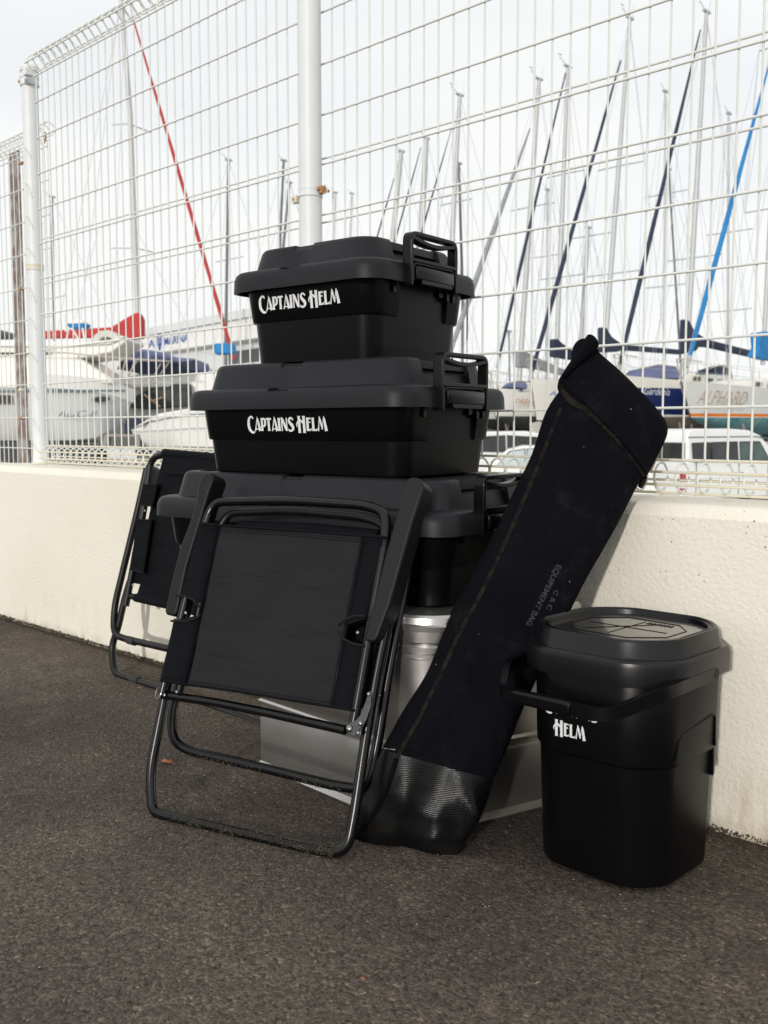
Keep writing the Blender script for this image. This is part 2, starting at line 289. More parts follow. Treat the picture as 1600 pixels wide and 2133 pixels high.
# ---------------------------------------------------------------- mesh helpers
class MB:
    def __init__(s): s.v = []; s.f = []
    def add(s, vs, fs):
        o = len(s.v); s.v += [Vector(p) for p in vs]; s.f += [[i + o for i in f] for f in fs]; return s
    def box(s, c, size, rot=None, fr=None):
        c = Vector(c); P = []
        for dx in (-.5, .5):
            for dy in (-.5, .5):
                for dz in (-.5, .5):
                    p = Vector((dx * size[0], dy * size[1], dz * size[2]))
                    if rot is not None: p = rot @ p
                    P.append(c + p)
        return s.add(P, [(0, 1, 3, 2), (4, 6, 7, 5), (0, 4, 5, 1), (2, 3, 7, 6), (0, 2, 6, 4), (1, 5, 7, 3)])
    def loft(s, rings, closed=True, cap=True):
        n = len(rings[0]); o = len(s.v)
        for r in rings: s.v += [Vector(p) for p in r]
        for i in range(len(rings) - 1):
            for j in range(n if closed else n - 1):
                a = o + i * n + j; b = o + i * n + (j + 1) % n
                s.f.append([a, b, b + n, a + n])
        if cap and closed:
            s.f.append([o + j for j in range(n)][::-1]); s.f.append([o + (len(rings) - 1) * n + j for j in range(n)])
        return s
    def tube(s, pts, r, seg=10, closed=False, cap=True):
        pts = [Vector(p) for p in pts]; n = len(pts); rs = r if isinstance(r, (list, tuple)) else [r] * n
        T = []
        for i in range(n):
            a = pts[i - 1] if (i > 0 or closed) else pts[i]; b = pts[(i + 1) % n] if (i < n - 1 or closed) else pts[i]
            T.append((b - a).normalized())
        up = Vector((0, 0, 1)) if abs(T[0].z) < .9 else Vector((0, 1, 0))
        x = T[0].cross(up).normalized(); rings = []
        for i in range(n):
            x = (x - T[i] * x.dot(T[i])).normalized(); y = T[i].cross(x)
            rings.append([pts[i] + (x * cos(2 * pi * k / seg) + y * sin(2 * pi * k / seg)) * rs[i] for k in range(seg)])
        if closed:
            # frame may twist: accept, closing ring to ring
            rings.append(rings[0]); return s.loft(rings, True, False)
        return s.loft(rings, True, cap)
    def prism(s, poly, d):
        """poly: list of 3D points (flat), extruded by vector d"""
        poly = [Vector(p) for p in poly]; n = len(poly); d = Vector(d)
        return s.add(poly + [p + d for p in poly], [list(range(n))[::-1], [n + i for i in range(n)]] + [[i, (i + 1) % n, n + (i + 1) % n, n + i] for i in range(n)])
    def build(s, name, m, parent=None, smooth=35, bevel=None, loc=None):
        me = bpy.data.meshes.new(name); o = Vector(loc) if loc is not None else None
        me.from_pydata([tuple(p - o) if o is not None else tuple(p) for p in s.v], [], s.f); me.materials.append(m)
        me.validate()
        if smooth is not None:
            me.polygons.foreach_set('use_smooth', [True] * len(me.polygons)); me.set_sharp_from_angle(angle=radians(smooth))
        ob = bpy.data.objects.new(name, me); COL.objects.link(ob)
        if o is not None: ob.location = o
        if bevel:
            b = ob.modifiers.new('bevel', 'BEVEL'); b.width = bevel; b.segments = 3; b.limit_method = 'ANGLE'; b.angle_limit = radians(35)
            b.harden_normals = False
        if parent is not None: put(ob, parent)
        return ob
def put(ob, parent):
    ob.parent = parent; ob.matrix_parent_inverse = Matrix.LocRotScale(parent.location, parent.rotation_euler, None).inverted() if parent.type == 'EMPTY' and not parent.parent and not parent.get('_local') else Matrix.Identity(4)
def fixnorm(ob):
    import bmesh
    bm = bmesh.new(); bm.from_mesh(ob.data); bmesh.ops.recalc_face_normals(bm, faces=bm.faces); bm.to_mesh(ob.data); bm.free(); return ob
def tag(o, label=None, cat=None, group=None, kind=None):
    for k, v in (('label', label), ('category', cat), ('group', group), ('kind', kind)):
        if v: o[k] = v
    return o
def thing(name, label, cat, loc=(0, 0, 0), rz=0, group=None, local=False):
    """local: children are given in the thing's own frame"""
    o = bpy.data.objects.new(name, None); COL.objects.link(o); o.location = loc; o.rotation_euler = (0, 0, rz); o.empty_display_size = .1
    if local: o['_local'] = 1
    return tag(o, label, cat, group)
def inst(name, data, parent, loc, mw=None):
    ob = bpy.data.objects.new(name, data); COL.objects.link(ob); ob.location = loc
    if parent is not None: put(ob, parent)
    return ob
def rpath(pts, r, n=6):
    """polyline with rounded corners"""
    pts = [Vector(p) for p in pts]; out = [pts[0]]
    for i in range(1, len(pts) - 1):
        a, b, c = pts[i - 1], pts[i], pts[i + 1]
        rr = r[i] if isinstance(r, (list, tuple)) else r
        d1 = (a - b); d2 = (c - b); rr = min(rr, d1.length * .49, d2.length * .49)
        p = b + d1.normalized() * rr; q = b + d2.normalized() * rr
        for k in range(n + 1):
            t = k / n; out.append(p * (1 - t) ** 2 + b * 2 * t * (1 - t) + q * t * t)
    out.append(pts[-1]); return out
def rrect(W, D, r, n=6, cx=0, cy=0):
    P = []
    for x, y, a0 in ((W / 2 - r, -D / 2 + r, -90), (W / 2 - r, D / 2 - r, 0), (-W / 2 + r, D / 2 - r, 90), (-W / 2 + r, -D / 2 + r, 180)):
        for k in range(n + 1):
            t = radians(a0 + 90 * k / n); P.append((cx + x + r * cos(t), cy + y + r * sin(t)))
    return P
def rivet(parent, p, n, r=.0035, m=None):
    n = Vector(n).normalized(); a = n.orthogonal().normalized(); b = n.cross(a); mb = MB(); rings = []
    for h, q in ((0, 1), (.5, .92), (.85, .6), (1, .12)):
        rings.append([Vector(p) + n * (h * r * .8) + (a * cos(k * pi / 5) + b * sin(k * pi / 5)) * r * q for k in range(10)])
    return mb.loft(rings).build('rivet', m or M['steel'], parent, loc=p)
def strip(mb, pts, fr, z):
    """flat stroke of varying width; fr=(origin, u, v, n)"""
    o, u, v, n = fr; L = []; Rr = []
    for i, (x, y, w_) in enumerate(pts):
        x0, y0 = pts[max(i - 1, 0)][:2]; x1, y1 = pts[min(i + 1, len(pts) - 1)][:2]
        dx, dy = x1 - x0, y1 - y0; l = math.hypot(dx, dy) or 1; nx, ny = -dy / l * w_ / 2, dx / l * w_ / 2
        L.append(o + u * (x + nx) + v * (y + ny) + n * z); Rr.append(o + u * (x - nx) + v * (y - ny) + n * z)
    k = len(L); mb.add(L + Rr, [[i, i + 1, k + i + 1, k + i] for i in range(k - 1)])
def sub(pts, n=5):
    """smooth a stroke (Catmull-Rom)"""
    out = []
    for i in range(len(pts) - 1):
        p = [pts[max(i - 1, 0)], pts[i], pts[i + 1], pts[min(i + 2, len(pts) - 1)]]
        for k in range(n):
            t = k / n
            out.append(tuple(.5 * (2 * p[1][j] + (p[2][j] - p[0][j]) * t + (2 * p[0][j] - 5 * p[1][j] + 4 * p[2][j] - p[3][j]) * t * t + (3 * p[1][j] - p[0][j] - 3 * p[2][j] + p[3][j]) * t ** 3) for j in range(3)))
    out.append(pts[-1]); return out
def stem(x, y0, y1, w_): return [(x, y0, w_ * 1.25), (x, y0 + .07, w_), (x, y1 - .07, w_), (x, y1, w_ * 1.25)]
GL = {
 'C': (.60, [sub([(.50, .93, .07), (.43, 1.08, .13), (.27, 1.09, .13), (.13, .86, .19), (.09, .48, .23), (.15, .15, .22), (.32, -.08, .18), (.48, -.13, .13), (.60, -.06, .05)])]),
 'A': (.52, [[(.02, 0, .14), (.06, .08, .09), (.25, 1.0, .05)], [(.24, 1.1, .03), (.30, .85, .15), (.44, .06, .22), (.455, 0, .28)], [(.10, .15, .07), (.40, .15, .07)]]),
 'P': (.47, [stem(.12, 0, 1, .18), sub([(.12, .93, .09), (.27, .95, .12), (.39, .80, .17), (.38, .52, .17), (.28, .37, .12), (.15, .33, .06)])]),
 'T': (.45, [stem(.22, 0, 1, .19), [(.0, .86, .05), (.03, .93, .13), (.41, .93, .13), (.44, .86, .05)]]),
 'I': (.27, [stem(.12, 0, 1, .20)]),
 'N': (.56, [stem(.07, 0, 1, .10), [(.04, 1.02, .12), (.14, .88, .19), (.42, .10, .19), (.48, 0, .08)], stem(.47, .05, 1, .10)]),
 'S': (.50, [sub([(.43, .80, .06), (.38, .93, .12), (.23, .99, .12), (.11, .84, .16), (.17, .62, .20), (.34, .42, .23), (.41, .20, .20), (.28, .02, .13), (.10, .03, .12), (.03, .17, .06)])]),
 'H': (.74, [stem(.20, -.15, 1.13, .21), stem(.58, -.15, 1.13, .21), sub([(.02, .30, .05), (.0, .50, .09), (.12, .70, .12), (.32, .78, .14), (.50, .62, .14), (.58, .50, .12)])]),
 'E': (.44, [stem(.12, 0, 1, .19), [(.12, .94, .10), (.35, .94, .10), (.39, .86, .05)], [(.12, .66, .08), (.30, .66, .08), (.35, .62, .05)], [(.12, .06, .10), (.34, .06, .11), (.42, .20, .05)]]),
 'L': (.46, [stem(.12, 0, 1, .19), [(.12, .06, .10), (.36, .06, .11), (.44, .20, .05)]]),
 'M': (.74, [[(.02, 0, .13), (.06, .08, .09), (.17, 1.08, .04)], [(.17, 1.1, .03), (.21, .85, .16), (.36, .12, .10)], [(.35, .10, .05), (.50, 1.08, .04)], [(.50, 1.1, .03), (.54, .85, .17), (.65, .06, .22), (.66, 0, .27)]]),
 ' ': (.22, [])}
def lettering(word, fr, width, m, parent, name='lettering', vs=.78):
    o, u, v, n = fr; tot = sum(GL[c][0] for c in word); k = width / tot; mb = MB(); x = 0; z = 0
    for c in word:
        for st in GL[c][1]:
            strip(mb, [((px + x) * k, py * k * vs, w_ * k * .93) for px, py, w_ in st], fr, .0004 + z * .00003); z += 1
        x += GL[c][0]
    return mb.build(name, m, parent, smooth=None)
def text(word, origin, u, v, size, m, parent, name='lettering', shear=0, bold=0, width=None):
    cu = bpy.data.curves.new(name, 'FONT'); cu.body = word; cu.size = size; cu.shear = shear; cu.offset = bold; cu.extrude = 0
    tmp = bpy.data.objects.new('tmp', cu); COL.objects.link(tmp)
    dg = bpy.context.evaluated_depsgraph_get(); me = bpy.data.meshes.new_from_object(tmp.evaluated_get(dg)); COL.objects.unlink(tmp)
    me.name = name; me.materials.clear(); me.materials.append(m)
    u = Vector(u).normalized(); v = Vector(v).normalized(); n = u.cross(v)
    sx = 1
    if width: xs = [p.co.x for p in me.vertices]; sx = width / (max(xs) - min(xs))
    for p in me.vertices: p.co = Vector(origin) + u * (p.co.x * sx) + v * p.co.y
    ob = bpy.data.objects.new(name, me); COL.objects.link(ob)
    if parent is not None: put(ob, parent)
    return ob

# ================================================================ THE SETTING
def ground():
    mb = MB(); nx = 60
    xs = [-60, -20, -8] + [-6 + i * .2 for i in range(46)] + [4, 10, 40]; ys = [-40, -10, -3] + [-1.2 + i * .14 for i in range(21)]
    ys = [y for y in ys if y < 1.6] + [1.63]
    V = []; import mathutils
    for y in ys:
        for x in xs:
            z = (mathutils.noise.noise(Vector((x * 1.7, y * 1.7, 3))) * .003 if -6 < x < 3 and y > -1.2 else 0)
            V.append((x, y, z - .0015))
    n = len(xs); Fc = [[j * n + i, j * n + i + 1, (j + 1) * n + i + 1, (j + 1) * n + i] for j in range(len(ys) - 1) for i in range(n - 1)]
    mb.add(V, Fc); tag(mb.build('asphalt_ground', M['asphalt'], smooth=60), kind='structure')
    mb = MB(); mb.add([(-900, 1.78, -.95), (700, 1.78, -.95), (700, 900, -.95), (-900, 900, -.95)], [(0, 1, 2, 3)])
    tag(mb.build('boat_yard_ground', M['yard'], smooth=None), kind='structure')
ground()
WT = .567; WF = 1.593
def wall():
    mb = MB(); prof = [(WF, -.05), (WF, .545), (WF + .004, .552), (WF + .016, WT - .003), (WF + .024, WT), (WF + .205, WT), (WF + .21, WT - .01), (WF + .21, -.97), (WF + .03, -.97)]
    rings = []
    for x in (-3.745, 3.0): rings.append([(x, y, z) for y, z in prof])
    mb.loft(rings); o = fixnorm(mb.build('low_wall', M['stucco'], smooth=None))
    tag(o, 'low cream stucco wall carrying the white mesh fence', 'wall')
    # the next length of wall, set back past the joint
    mb = MB(); rings = [[(x, y + .035, z - .006) for y, z in prof] for x in (-9, -3.752)]
    mb.loft(rings); o = fixnorm(mb.build('low_wall', M['stucco'], smooth=None)); tag(o, 'next length of cream wall at the far left edge, past the dark joint', 'wall')
wall()
# crumbly moss and grit along the foot of the wall
def strip_dirt():
    rnd = random.Random(3); mb = MB()
    for i in range(15000):
        x = rnd.uniform(-3.9, .4); d = abs(rnd.gauss(0, .014 + .010 * (x > -1))); y = WF - .002 - d
        if rnd.random() < .07: y = WF - abs(rnd.gauss(0, .06)) - .01
        s = rnd.uniform(.0012, .0036) * (1.2 - min(d * 12, .8)); c = Vector((x, y, s * .3 + (rnd.random() * .009 if d < .012 else 0)))
        q = [c + Vector((rnd.uniform(-1, 1), rnd.uniform(-1, 1), rnd.uniform(-.5, 1))).normalized() * s * rnd.uniform(.7, 1.3) for _ in range(4)]
        mb.add(q, [(0, 1, 2), (0, 3, 1), (1, 3, 2), (0, 2, 3)])
    tag(mb.build('wall_foot_dirt', M['sole'], smooth=None), 'dark moss and grit along the foot of the wall', 'dirt', kind='stuff')
    mb = MB()
    for i in range(900):
        x = rnd.uniform(-3.6, .5); y = rnd.uniform(-.9, 1.55); s = rnd.uniform(.0006, .0019) * (1.6 if rnd.random() < .08 else 1)
        c = Vector((x, y, s * .3)); q = [c + Vector((a * s * rnd.uniform(.7, 1.3), b * s * rnd.uniform(.7, 1.3), h * s * .6)) for a, b, h in ((1, 0, 0), (0, 1, 0), (-1, 0, 0), (0, -1, 0), (0, 0, 1))]
        mb.add(q, [(0, 1, 4), (1, 2, 4), (2, 3, 4), (3, 0, 4)])
    tag(mb.build('loose_grit', M['pebble'], smooth=None), 'pale grit scattered over the dark asphalt', 'grit', kind='stuff')
strip_dirt()
def leaf(px, py, s, label):
    p = onZ(px, py, .004); rnd = random.Random(int(px)); mb = MB(); n = 14; V = [p + Vector((0, 0, .004 * s / .02))]
    for k in range(n):
        a = 2 * pi * k / n; rr_ = s * (.55 + .45 * abs(cos(a)) ** .8) * rnd.uniform(.75, 1.1)
        V.append(p + Vector((cos(a + .4) * rr_, sin(a + .4) * rr_ * .62, rnd.uniform(-.1, .35) * s * .5)))
    mb.add(V, [(0, 1 + k, 1 + (k + 1) % n) for k in range(n)])
    mb.tube([V[1], V[1] + Vector((s * .9, -s * .2, .0))], s * .03, 5)
    tag(mb.build('dry_leaf', M['leaf'], smooth=None), label, 'leaf', 'dry leaves on the asphalt')
leaf(347, 1586, .017, 'orange curled dry leaf beside the left leg of the front folded chair')
leaf(289, 1432, .006, 'tiny orange leaf scrap next to the far folded chair foot')
leaf(224, 1548, .0045, 'tiny orange leaf scrap alone on open asphalt at left')
leaf(756, 2038, .0045, 'reddish leaf scrap on the asphalt in the foreground')

# ================================================================ FENCE
YM = 1.730
HZ = [1.868, 1.743, 1.617, 1.493, 1.388, 1.371, 1.245, 1.228, 1.117, .991, .865, .739]
def wire_mesh(ztop, zbot, kink=True, y=0, r=.0019):
    """one upright wire with its folded head and rolled foot"""
    P = [(0, .004, ztop + .015), (0, .024, ztop + .028), (0, .036, ztop + .05), (0, .022, ztop + .072), (0, -.006, ztop + .076), (0, -.034, ztop + .052), (0, -.032, ztop + .034), (0, -.001, ztop)]
    if kink: P += [(0, 0, 1.398), (0, .010, 1.380), (0, .010, 1.238), (0, 0, 1.220)]
    P += [(0, 0, zbot + .062)]
    for k in range(15):
        a = radians(60 + 24 * k); P.append((0, .027 * sin(a) * 1. + (-.0) , zbot + .028 + .028 * cos(a)))
    mb = MB(); mb.tube(rpath(P, .006, 2), r, 6); me = mb.build('vertical_wire', M['wire'], smooth=60)
    d = me.data; bpy.data.objects.remove(me); return d
W_MAIN = wire_mesh(1.962, .579, False, r=.00235)
def mesh_panel(x0, x1, pitch, y, label, zs, rails, data, group='white wire mesh fence panels', rf=.0026):
    t = thing('mesh_fence', label, 'mesh fence', (x0, y, 0), 0, group, local=True)
    n = int(round((x1 - x0) / pitch))
    for i in range(n + 1):
        ob = inst('vertical_wire', data, t, (i * pitch, 0, 0))
    mb = MB(); L = n * pitch; rnd = random.Random(5)
    mb.tube([(-.012, 0, 0), (L * .33, 0, 0), (L * .66, 0, 0), (L + .012, 0, 0)], rf, 7); h = mb.build('horizontal_wire', M['wire'], smooth=60); hd = h.data; bpy.data.objects.remove(h)
    for z in zs:
        dy = -.0044 if z not in (1.388, 1.228) else .0044
        inst('horizontal_wire', hd, t, (0, dy, z))
    mb = MB(); mb.tube([(-.012, 0, 0), (L + .012, 0, 0)], .0029, 7); h = mb.build('roll_wire', M['wire_old'], smooth=60); hd2 = h.data; bpy.data.objects.remove(h)
    for dy, z in rails: inst('roll_wire', hd2 if z < 1 else hd, t, (0, dy, z))
    return t
RAILS = [(-.006, 2.032), (-.037, 1.999), (-.004, 1.960), (.037, 2.010), (.004, .6395), (-.030, .618), (-.030, .594), (.030, .600), (.002, .5765)]
mesh_panel(-1.9144, 1.05, .0442, YM, 'white wire mesh panel right of the middle post, behind the leaning bag', HZ, RAILS, W_MAIN)
mesh_panel(-3.475 + .0434, -1.958, .0434, YM, 'white wire mesh panel between the two round white posts', HZ, RAILS, W_MAIN)
# the lower fence beyond, ending at the brown post
Y2 = 2.02
W_LOW = wire_mesh(onY(40, 318, Y2).z, .46, False, r=.0022)
zs2 = [onY(3, py, Y2).z for py in (346, 412, 479, 544, 611, 676, 742, 805, 871, 932)]
zt = onY(40, 318, Y2).z
mesh_panel(-6.2, onY(97, 300, Y2).x, .0455, Y2, 'lower white mesh fence at the far left, ending in rusty wire tips', zs2, [(-.006, zt + .07), (-.036, zt + .038), (.036, zt + .05), (0, zt)], W_LOW, rf=.0024)
def post(px, py, y, r, ztop, label):
    x = px; t = thing('fence_post', label, 'post', (x, y, WT), 0, 'round white fence posts')
    mb = MB(); mb.tube([(x, y, WT + .002), (x, y, .95), (x, y, 1.4), (x, y, ztop)], r, 24); mb.build('pole', M['post'], t, smooth=50)
    mb = MB(); mb.loft([[(x + cos(k * pi / 10) * q, y + sin(k * pi / 10) * q, z) for k in range(20)] for q, z in ((r + .004, ztop - .012), (r + .004, ztop + .002), (r * .8, ztop + .012), (r * .25, ztop + .016))])
    mb.build('cap', M['wire'], t)
    mb = MB(); mb.loft([[(x + cos(k * pi / 10) * q, y + sin(k * pi / 10) * q, z) for k in range(20)] for q, z in ((r + .008, WT + .0015), (r + .006, WT + .006), (r + .001, WT + .008))]); mb.build('base_collar', M['wire_old'], t)
    return t
def band(t, x, y, r, z, m1=None):
    mb = MB()
    for q in (0,):
        ring = []
        mb.loft([[(x + cos(k * pi / 10) * (r + e), y + sin(k * pi / 10) * (r + e), zz) for k in range(20)] for e, zz in ((.0005, z - .011), (.003, z - .010), (.0022, z - .004), (.0022, z + .004), (.003, z + .010), (.0005, z + .011))], True, False)
    return mb.build('clamp_band', m1 or M['post'], t)
PX, PY, PR = -1.909, 1.688, .0285
pm = post(PX, 0, PY, PR, 2.09, 'middle round white post with a rusty clamp, behind the box stack')
zc = onY(650, 402, PY).z
b_ = band(pm, PX, PY, PR, zc)
for sx, m_, dz in ((1, M['rust'], .004), (-1, M['wire_old'], -.012)):
    p = Vector((PX + sx * (PR + .007), PY - .004 + .012 * sx, zc + dz)); mb = MB()
    mb.box(p, (.014, .018, .020)); mb.build('clamp_lug', m_, b_, bevel=.003)
    mb = MB(); mb.tube([p + Vector((0, -.016, .001)), p + Vector((0, .022, .001))], .0042, 8); mb.build('bolt', m_, b_)
    mb = MB(); c = p + Vector((sx * .011, 0, 0)); mb.tube([c + Vector((cos(a) * .009 * 1, 0, sin(a) * .011)) for a in [k * pi / 8 for k in range(16)]], .0014, 5, closed=True); mb.build('hook_ring', M['wire'], b_)
PLX, PLY = -3.568, 1.772
pl = post(PLX, 0, PLY, .0295, 2.03, 'left round white post wound with tie wire at the fence corner')
# bracket at its head and the tie wire wound around it
mb = MB(); zt_ = 1.985
mb.loft([[(PLX + cos(k * pi / 10) * (.0295 + e), PLY + sin(k * pi / 10) * (.0295 + e), zz) for k in range(20)] for e, zz in ((.001, zt_ - .020), (.005, zt_ - .018), (.005, zt_ - .006), (.003, zt_ - .004), (.003, zt_ + .006), (.005, zt_ + .008), (.005, zt_ + .02), (.001, zt_ + .022))], True, False)
br = mb.build('head_bracket', M['post'], pl)
mb = MB(); mb.box((PLX + .045, PLY - .035, zt_ - .004), (.06, .012, .034), Matrix.Rotation(-.45, 3, 'Z')); mb.box((PLX + .078, PLY - .043, zt_ + .004), (.022, .03, .028)); mb.build('bracket_arm', M['post'], pl, bevel=.003)
rivet(pl, (PLX - .022, PLY - .028, zt_ - .002), (-.6, -.8, 0), .007, M['rust'])
pts = []
zlist = sorted([onY(66, y_, PLY - .03).z for y_ in (300, 375, 445, 512, 596, 660, 733, 801, 872, 925)])
for i, z_ in enumerate(zlist):
    pts.append((PLX + .004, PLY - .034, z_)); pts.append((PLX + .030, PLY + .016, z_ + .02)) if i % 2 else pts.append((PLX - .032, PLY - .006, z_ + .035))
    pts.append((PLX - .030, PLY + .012, z_ + .075 if i < len(zlist) - 1 else z_ + .02))
mb = MB(); mb.tube(rpath(pts, .02, 3), .0013, 5); mb.build('tie_wire', M['wire_old'], pl)
for i, z_ in enumerate(zlist):
    mb = MB(); mb.tube([(PLX + .004, PLY - .034, z_), (PLX + .022, PLY - .037, z_ - .012), (PLX + .035, PLY - .034, z_ - .035 - .01 * (i % 3))], .0011, 5); mb.build('tie_wire_tail', M['wire_old'], pl)
band(pl, PLX, PLY, .0295, onY(80, 556, PLY).z, M['wire_old'])
# rusty tips where the low fence ends
tips = thing('rusty_wire_hook', 'short rusty hook hanging on the end of the lower fence', 'hook', onY(92, 288, Y2 - .02))
h0 = onY(92, 275, Y2 - .02); mb = MB(); mb.tube(rpath([h0, h0 + Vector((.012, 0, -.005)), h0 + Vector((.010, 0, -.03)), h0 + Vector((-.005, 0, -.045))], .006), .0038, 7); mb.build('hook', M['rust'], tips)
# brown weathered channel post of the low fence
bx0 = onY(31, 640, Y2 + .03).x; bx1 = onY(50, 640, Y2 + .03).x; zt2 = onY(38, 314, Y2 + .03).z
cb = Vector(((bx0 + bx1) / 2, Y2 + .03, 0)); wdt = bx1 - bx0
t = thing('fence_post', 'brown weathered channel post of the lower fence at far left', 'post', (cb.x, cb.y, -.95))
mb = MB(); q = wdt / 2; y_ = cb.y
mb.prism([(cb.x - q, y_ + .004, -.95), (cb.x - q, y_ - .004, -.95), (cb.x - q + .008, y_ - .008, -.95), (cb.x - q * .4, y_ - .008, -.95), (cb.x - q * .3, y_ - .001, -.95), (cb.x + q * .3, y_ - .001, -.95), (cb.x + q * .4, y_ - .008, -.95), (cb.x + q - .006, y_ - .008, -.95), (cb.x + q, y_ - .004, -.95), (cb.x + q, y_ + .004, -.95)], (0, 0, zt2 + .95))
fixnorm(mb.build('channel', M['brown_post'], t, smooth=20))
for py in (340, 601, 812, 871):
    p = onY(44, py, Y2 - .004); mb = MB(); mb.box(p, (.030, .014, .012)); mb.build('clip', M['rust'] if py != 812 else M['wire_old'], t, bevel=.003)

# ================================================================ STORAGE BOXES
def perim(W, D, r, s, inset, xs, nC=7):
    """open U path: right side at s, round the front, left side at s"""
    ri = r - .22 * inset; P = [(W / 2 - inset, -D / 2 + s)]
    for k in range(nC + 1):
        t = radians(0 - 90 * k / nC); P.append((W / 2 - inset - ri + ri * cos(t), -D / 2 + inset + ri + ri * sin(t)))
    for x in xs: P.append((x, -D / 2 + inset))
    for k in range(nC + 1):
        t = radians(-90 - 90 * k / nC); P.append((-W / 2 + inset + ri + ri * cos(t), -D / 2 + inset + ri + ri * sin(t)))
    P.append((-W / 2 + inset, -D / 2 + s)); return P
def wrap(mb, W, D, r, s, prof, notch=None, flip=False):
    """prof: closed list of (inset, z, notchdrop)"""
    xs = [W * .25, 0, -W * .25]
    if notch: xs = sorted([notch[1] + .003, notch[1], notch[0], notch[0] - .003, W * .25, -W * .25], reverse=True)
    cols = []
    for ins, z, nd_ in prof:
        P = perim(W, D, r, s, ins, xs); row = []
        for i, (x, y) in enumerate(P):
            zz = z
            if notch and nd_ and notch[0] - 1e-6 <= x <= notch[1] + 1e-6 and y < -D / 2 + ins + 1e-5: zz = z - nd_
            row.append((x, y * (-1 if flip else 1), zz))
        cols.append(row)
    n = len(cols[0]); rings = [[cols[j][i] for j in range(len(cols))] for i in range(n)]
    mb.loft(rings)
def storage_box(W, cx, cy, yaw, z0, zs, zt_, label, nx, text_x=None):
    D = .39; r = .052; hl = zt_ - zs
    t = thing('storage_box', label, 'storage box', (cx, cy, z0), radians(yaw), 'stacked black storage boxes', local=True)
    zs -= z0; zt = zt_ - z0; zb = 0; zl = zs - .063
    # tub
    mb = MB()
    def rg(ins, z): return [(x, y, z) for x, y in rrect(W - 2 * ins, D - 2 * ins, r - ins * .22, 7)]
    mb.loft([rg(.048, 0), rg(.042, .004), rg(.0355, zl), rg(.032, zs + .02)])
    o = mb.build('tub', M['body'], t, smooth=40)
    mb = MB()
    pr = [(.032, zl + .0, 0), (.0300, zl + .003, 0), (.0225, zs + .01, 0), (.045, zs + .01, 0), (.048, zl, 0)]
    wrap(mb, W, D, r, .115, pr); wrap(mb, W, D, r, .105, pr, flip=True)
    fixnorm(mb.build('tub_panel', M['body'], t, smooth=40))
    # lid core, then the skirt and raised top wrapping front and back
    mb = MB()
    mb.loft([rg(.036, zs + .006), rg(.034, zs + .034), rg(.044, zs + .038), rg(.058, zt - .016), rg(.066, zt - .010)])
    mb.loft([rg(.050, zt - .02), rg(.053, zt - .0045), rg(.058, zt - .0045)])
    core = MB(); 
    pr = [(.0, zs, 0), (.001, zs + .024, 0), (.004, zs + .035, 0), (.009, zs + .0405, .006), (.016, zs + .0425, .007), (.035, zs + .0435, .005), (.0365, zs + .046, 0), (.046, zt - .008, .006), (.050, zt - .002, .006), (.056, zt, .006), (.068, zt, .006), (.072, zt - .006, 0), (.072, zs + .03, 0), (.006, zs + .02, 0), (.006, zs, 0)]
    for fl, nn in ((False, nx), (True, None)):
        wrap(mb, W, D, r, .114 if not fl else .112, pr, notch=nn, flip=fl)
    lid = fixnorm(mb.build('lid', M['lid'], t, smooth=38))
    # hinge ribs under the skirt ends
    for sx in (-1, 1):
        for y_ in (-D / 2 + .092, -D / 2 + .278, -D / 2 + .300):
            mb = MB(); mb.box((sx * (W / 2 - .027), y_, zs - .006), (.016, .009, .026)); mb.box((sx * (W / 2 - .030), y_ + .012 * (1 if y_ < 0 else -1), zs - .004), (.010, .026, .016))
            mb.build('rib', M['latch'], t, bevel=.001)
        if sx < 0: continue
        # carry handle
        xo = sx * (W / 2 + .002); ya, yb = -D / 2 + .106, -D / 2 + .262; za, zb_ = zs - .006, zt + .004
        ym = (ya + yb) / 2; hw = (yb - ya) / 2
        mb = MB()
        def bar(p, q, wy=.008, wx=.022):
            p = Vector(p); q = Vector(q); d = (q - p).normalized(); a = Vector((1, 0, 0)); b = d.cross(a)
            return [[p + a * (u * wx / 2) + b * (v * wy / 2) for u, v in ((-1, -1), (1, -1), (1, 1), (-1, 1))], [q + a * (u * wx / 2) + b * (v * wy / 2) for u, v in ((-1, -1), (1, -1), (1, 1), (-1, 1))]]
        # outer loop
        path = rpath([(xo, ya, za), (xo, ya, zb_), (xo, yb, zb_), (xo, yb, za)], .016, 6)
        def sweep(path, wx, wy):
            rings = []
            for i, p in enumerate(path):
                d = (path[min(i + 1, len(path) - 1)] - path[max(i - 1, 0)]).normalized(); a = Vector((1, 0, 0)); b = d.cross(a)
                rings.append([p + a * (u * wx / 2) + b * (v * wy / 2) for u, v in ((-1, -1), (1, -1), (1, 1), (-1, 1))])
            return rings
        mb.loft(sweep(path, .022, .0078))
        # hand grip bowed down inside the loop, cross bar and inner lip
        grip = [Vector((xo, ym + hw * (k / 6 - 1), zb_ - .007 - .010 * math.cos((k / 6 - 1) * pi / 2) ** 1)) for k in range(13)]
        mb.loft(sweep(grip, .021, .008))
        mb.loft(sweep([Vector((xo, ya, zs + .043)), Vector((xo, yb, zs + .043))], .024, .007))
        mb.loft(sweep(rpath([(xo, ya + .008, zs + .004), (xo, ya + .008, zs + .038), (xo, yb - .008, zs + .038), (xo, yb - .008, zs + .004)], .010, 4), .018, .005))
        h = fixnorm(mb.build('handle', M['latch'], t, smooth=40, bevel=.0016))
        mb = MB()
        prf = [(-.002, .034), (.010, .033), (.0135, .028), (.014, .020), (.0125, .008), (.006, .006), (-.002, .008)]
        rings = []
        for y_, k in ((ya + .013, .9), (ya + .016, 1), (yb - .016, 1), (yb - .013, .9)): rings.append([(xo + sx * a * k, y_, zs + b) for a, b in prf])
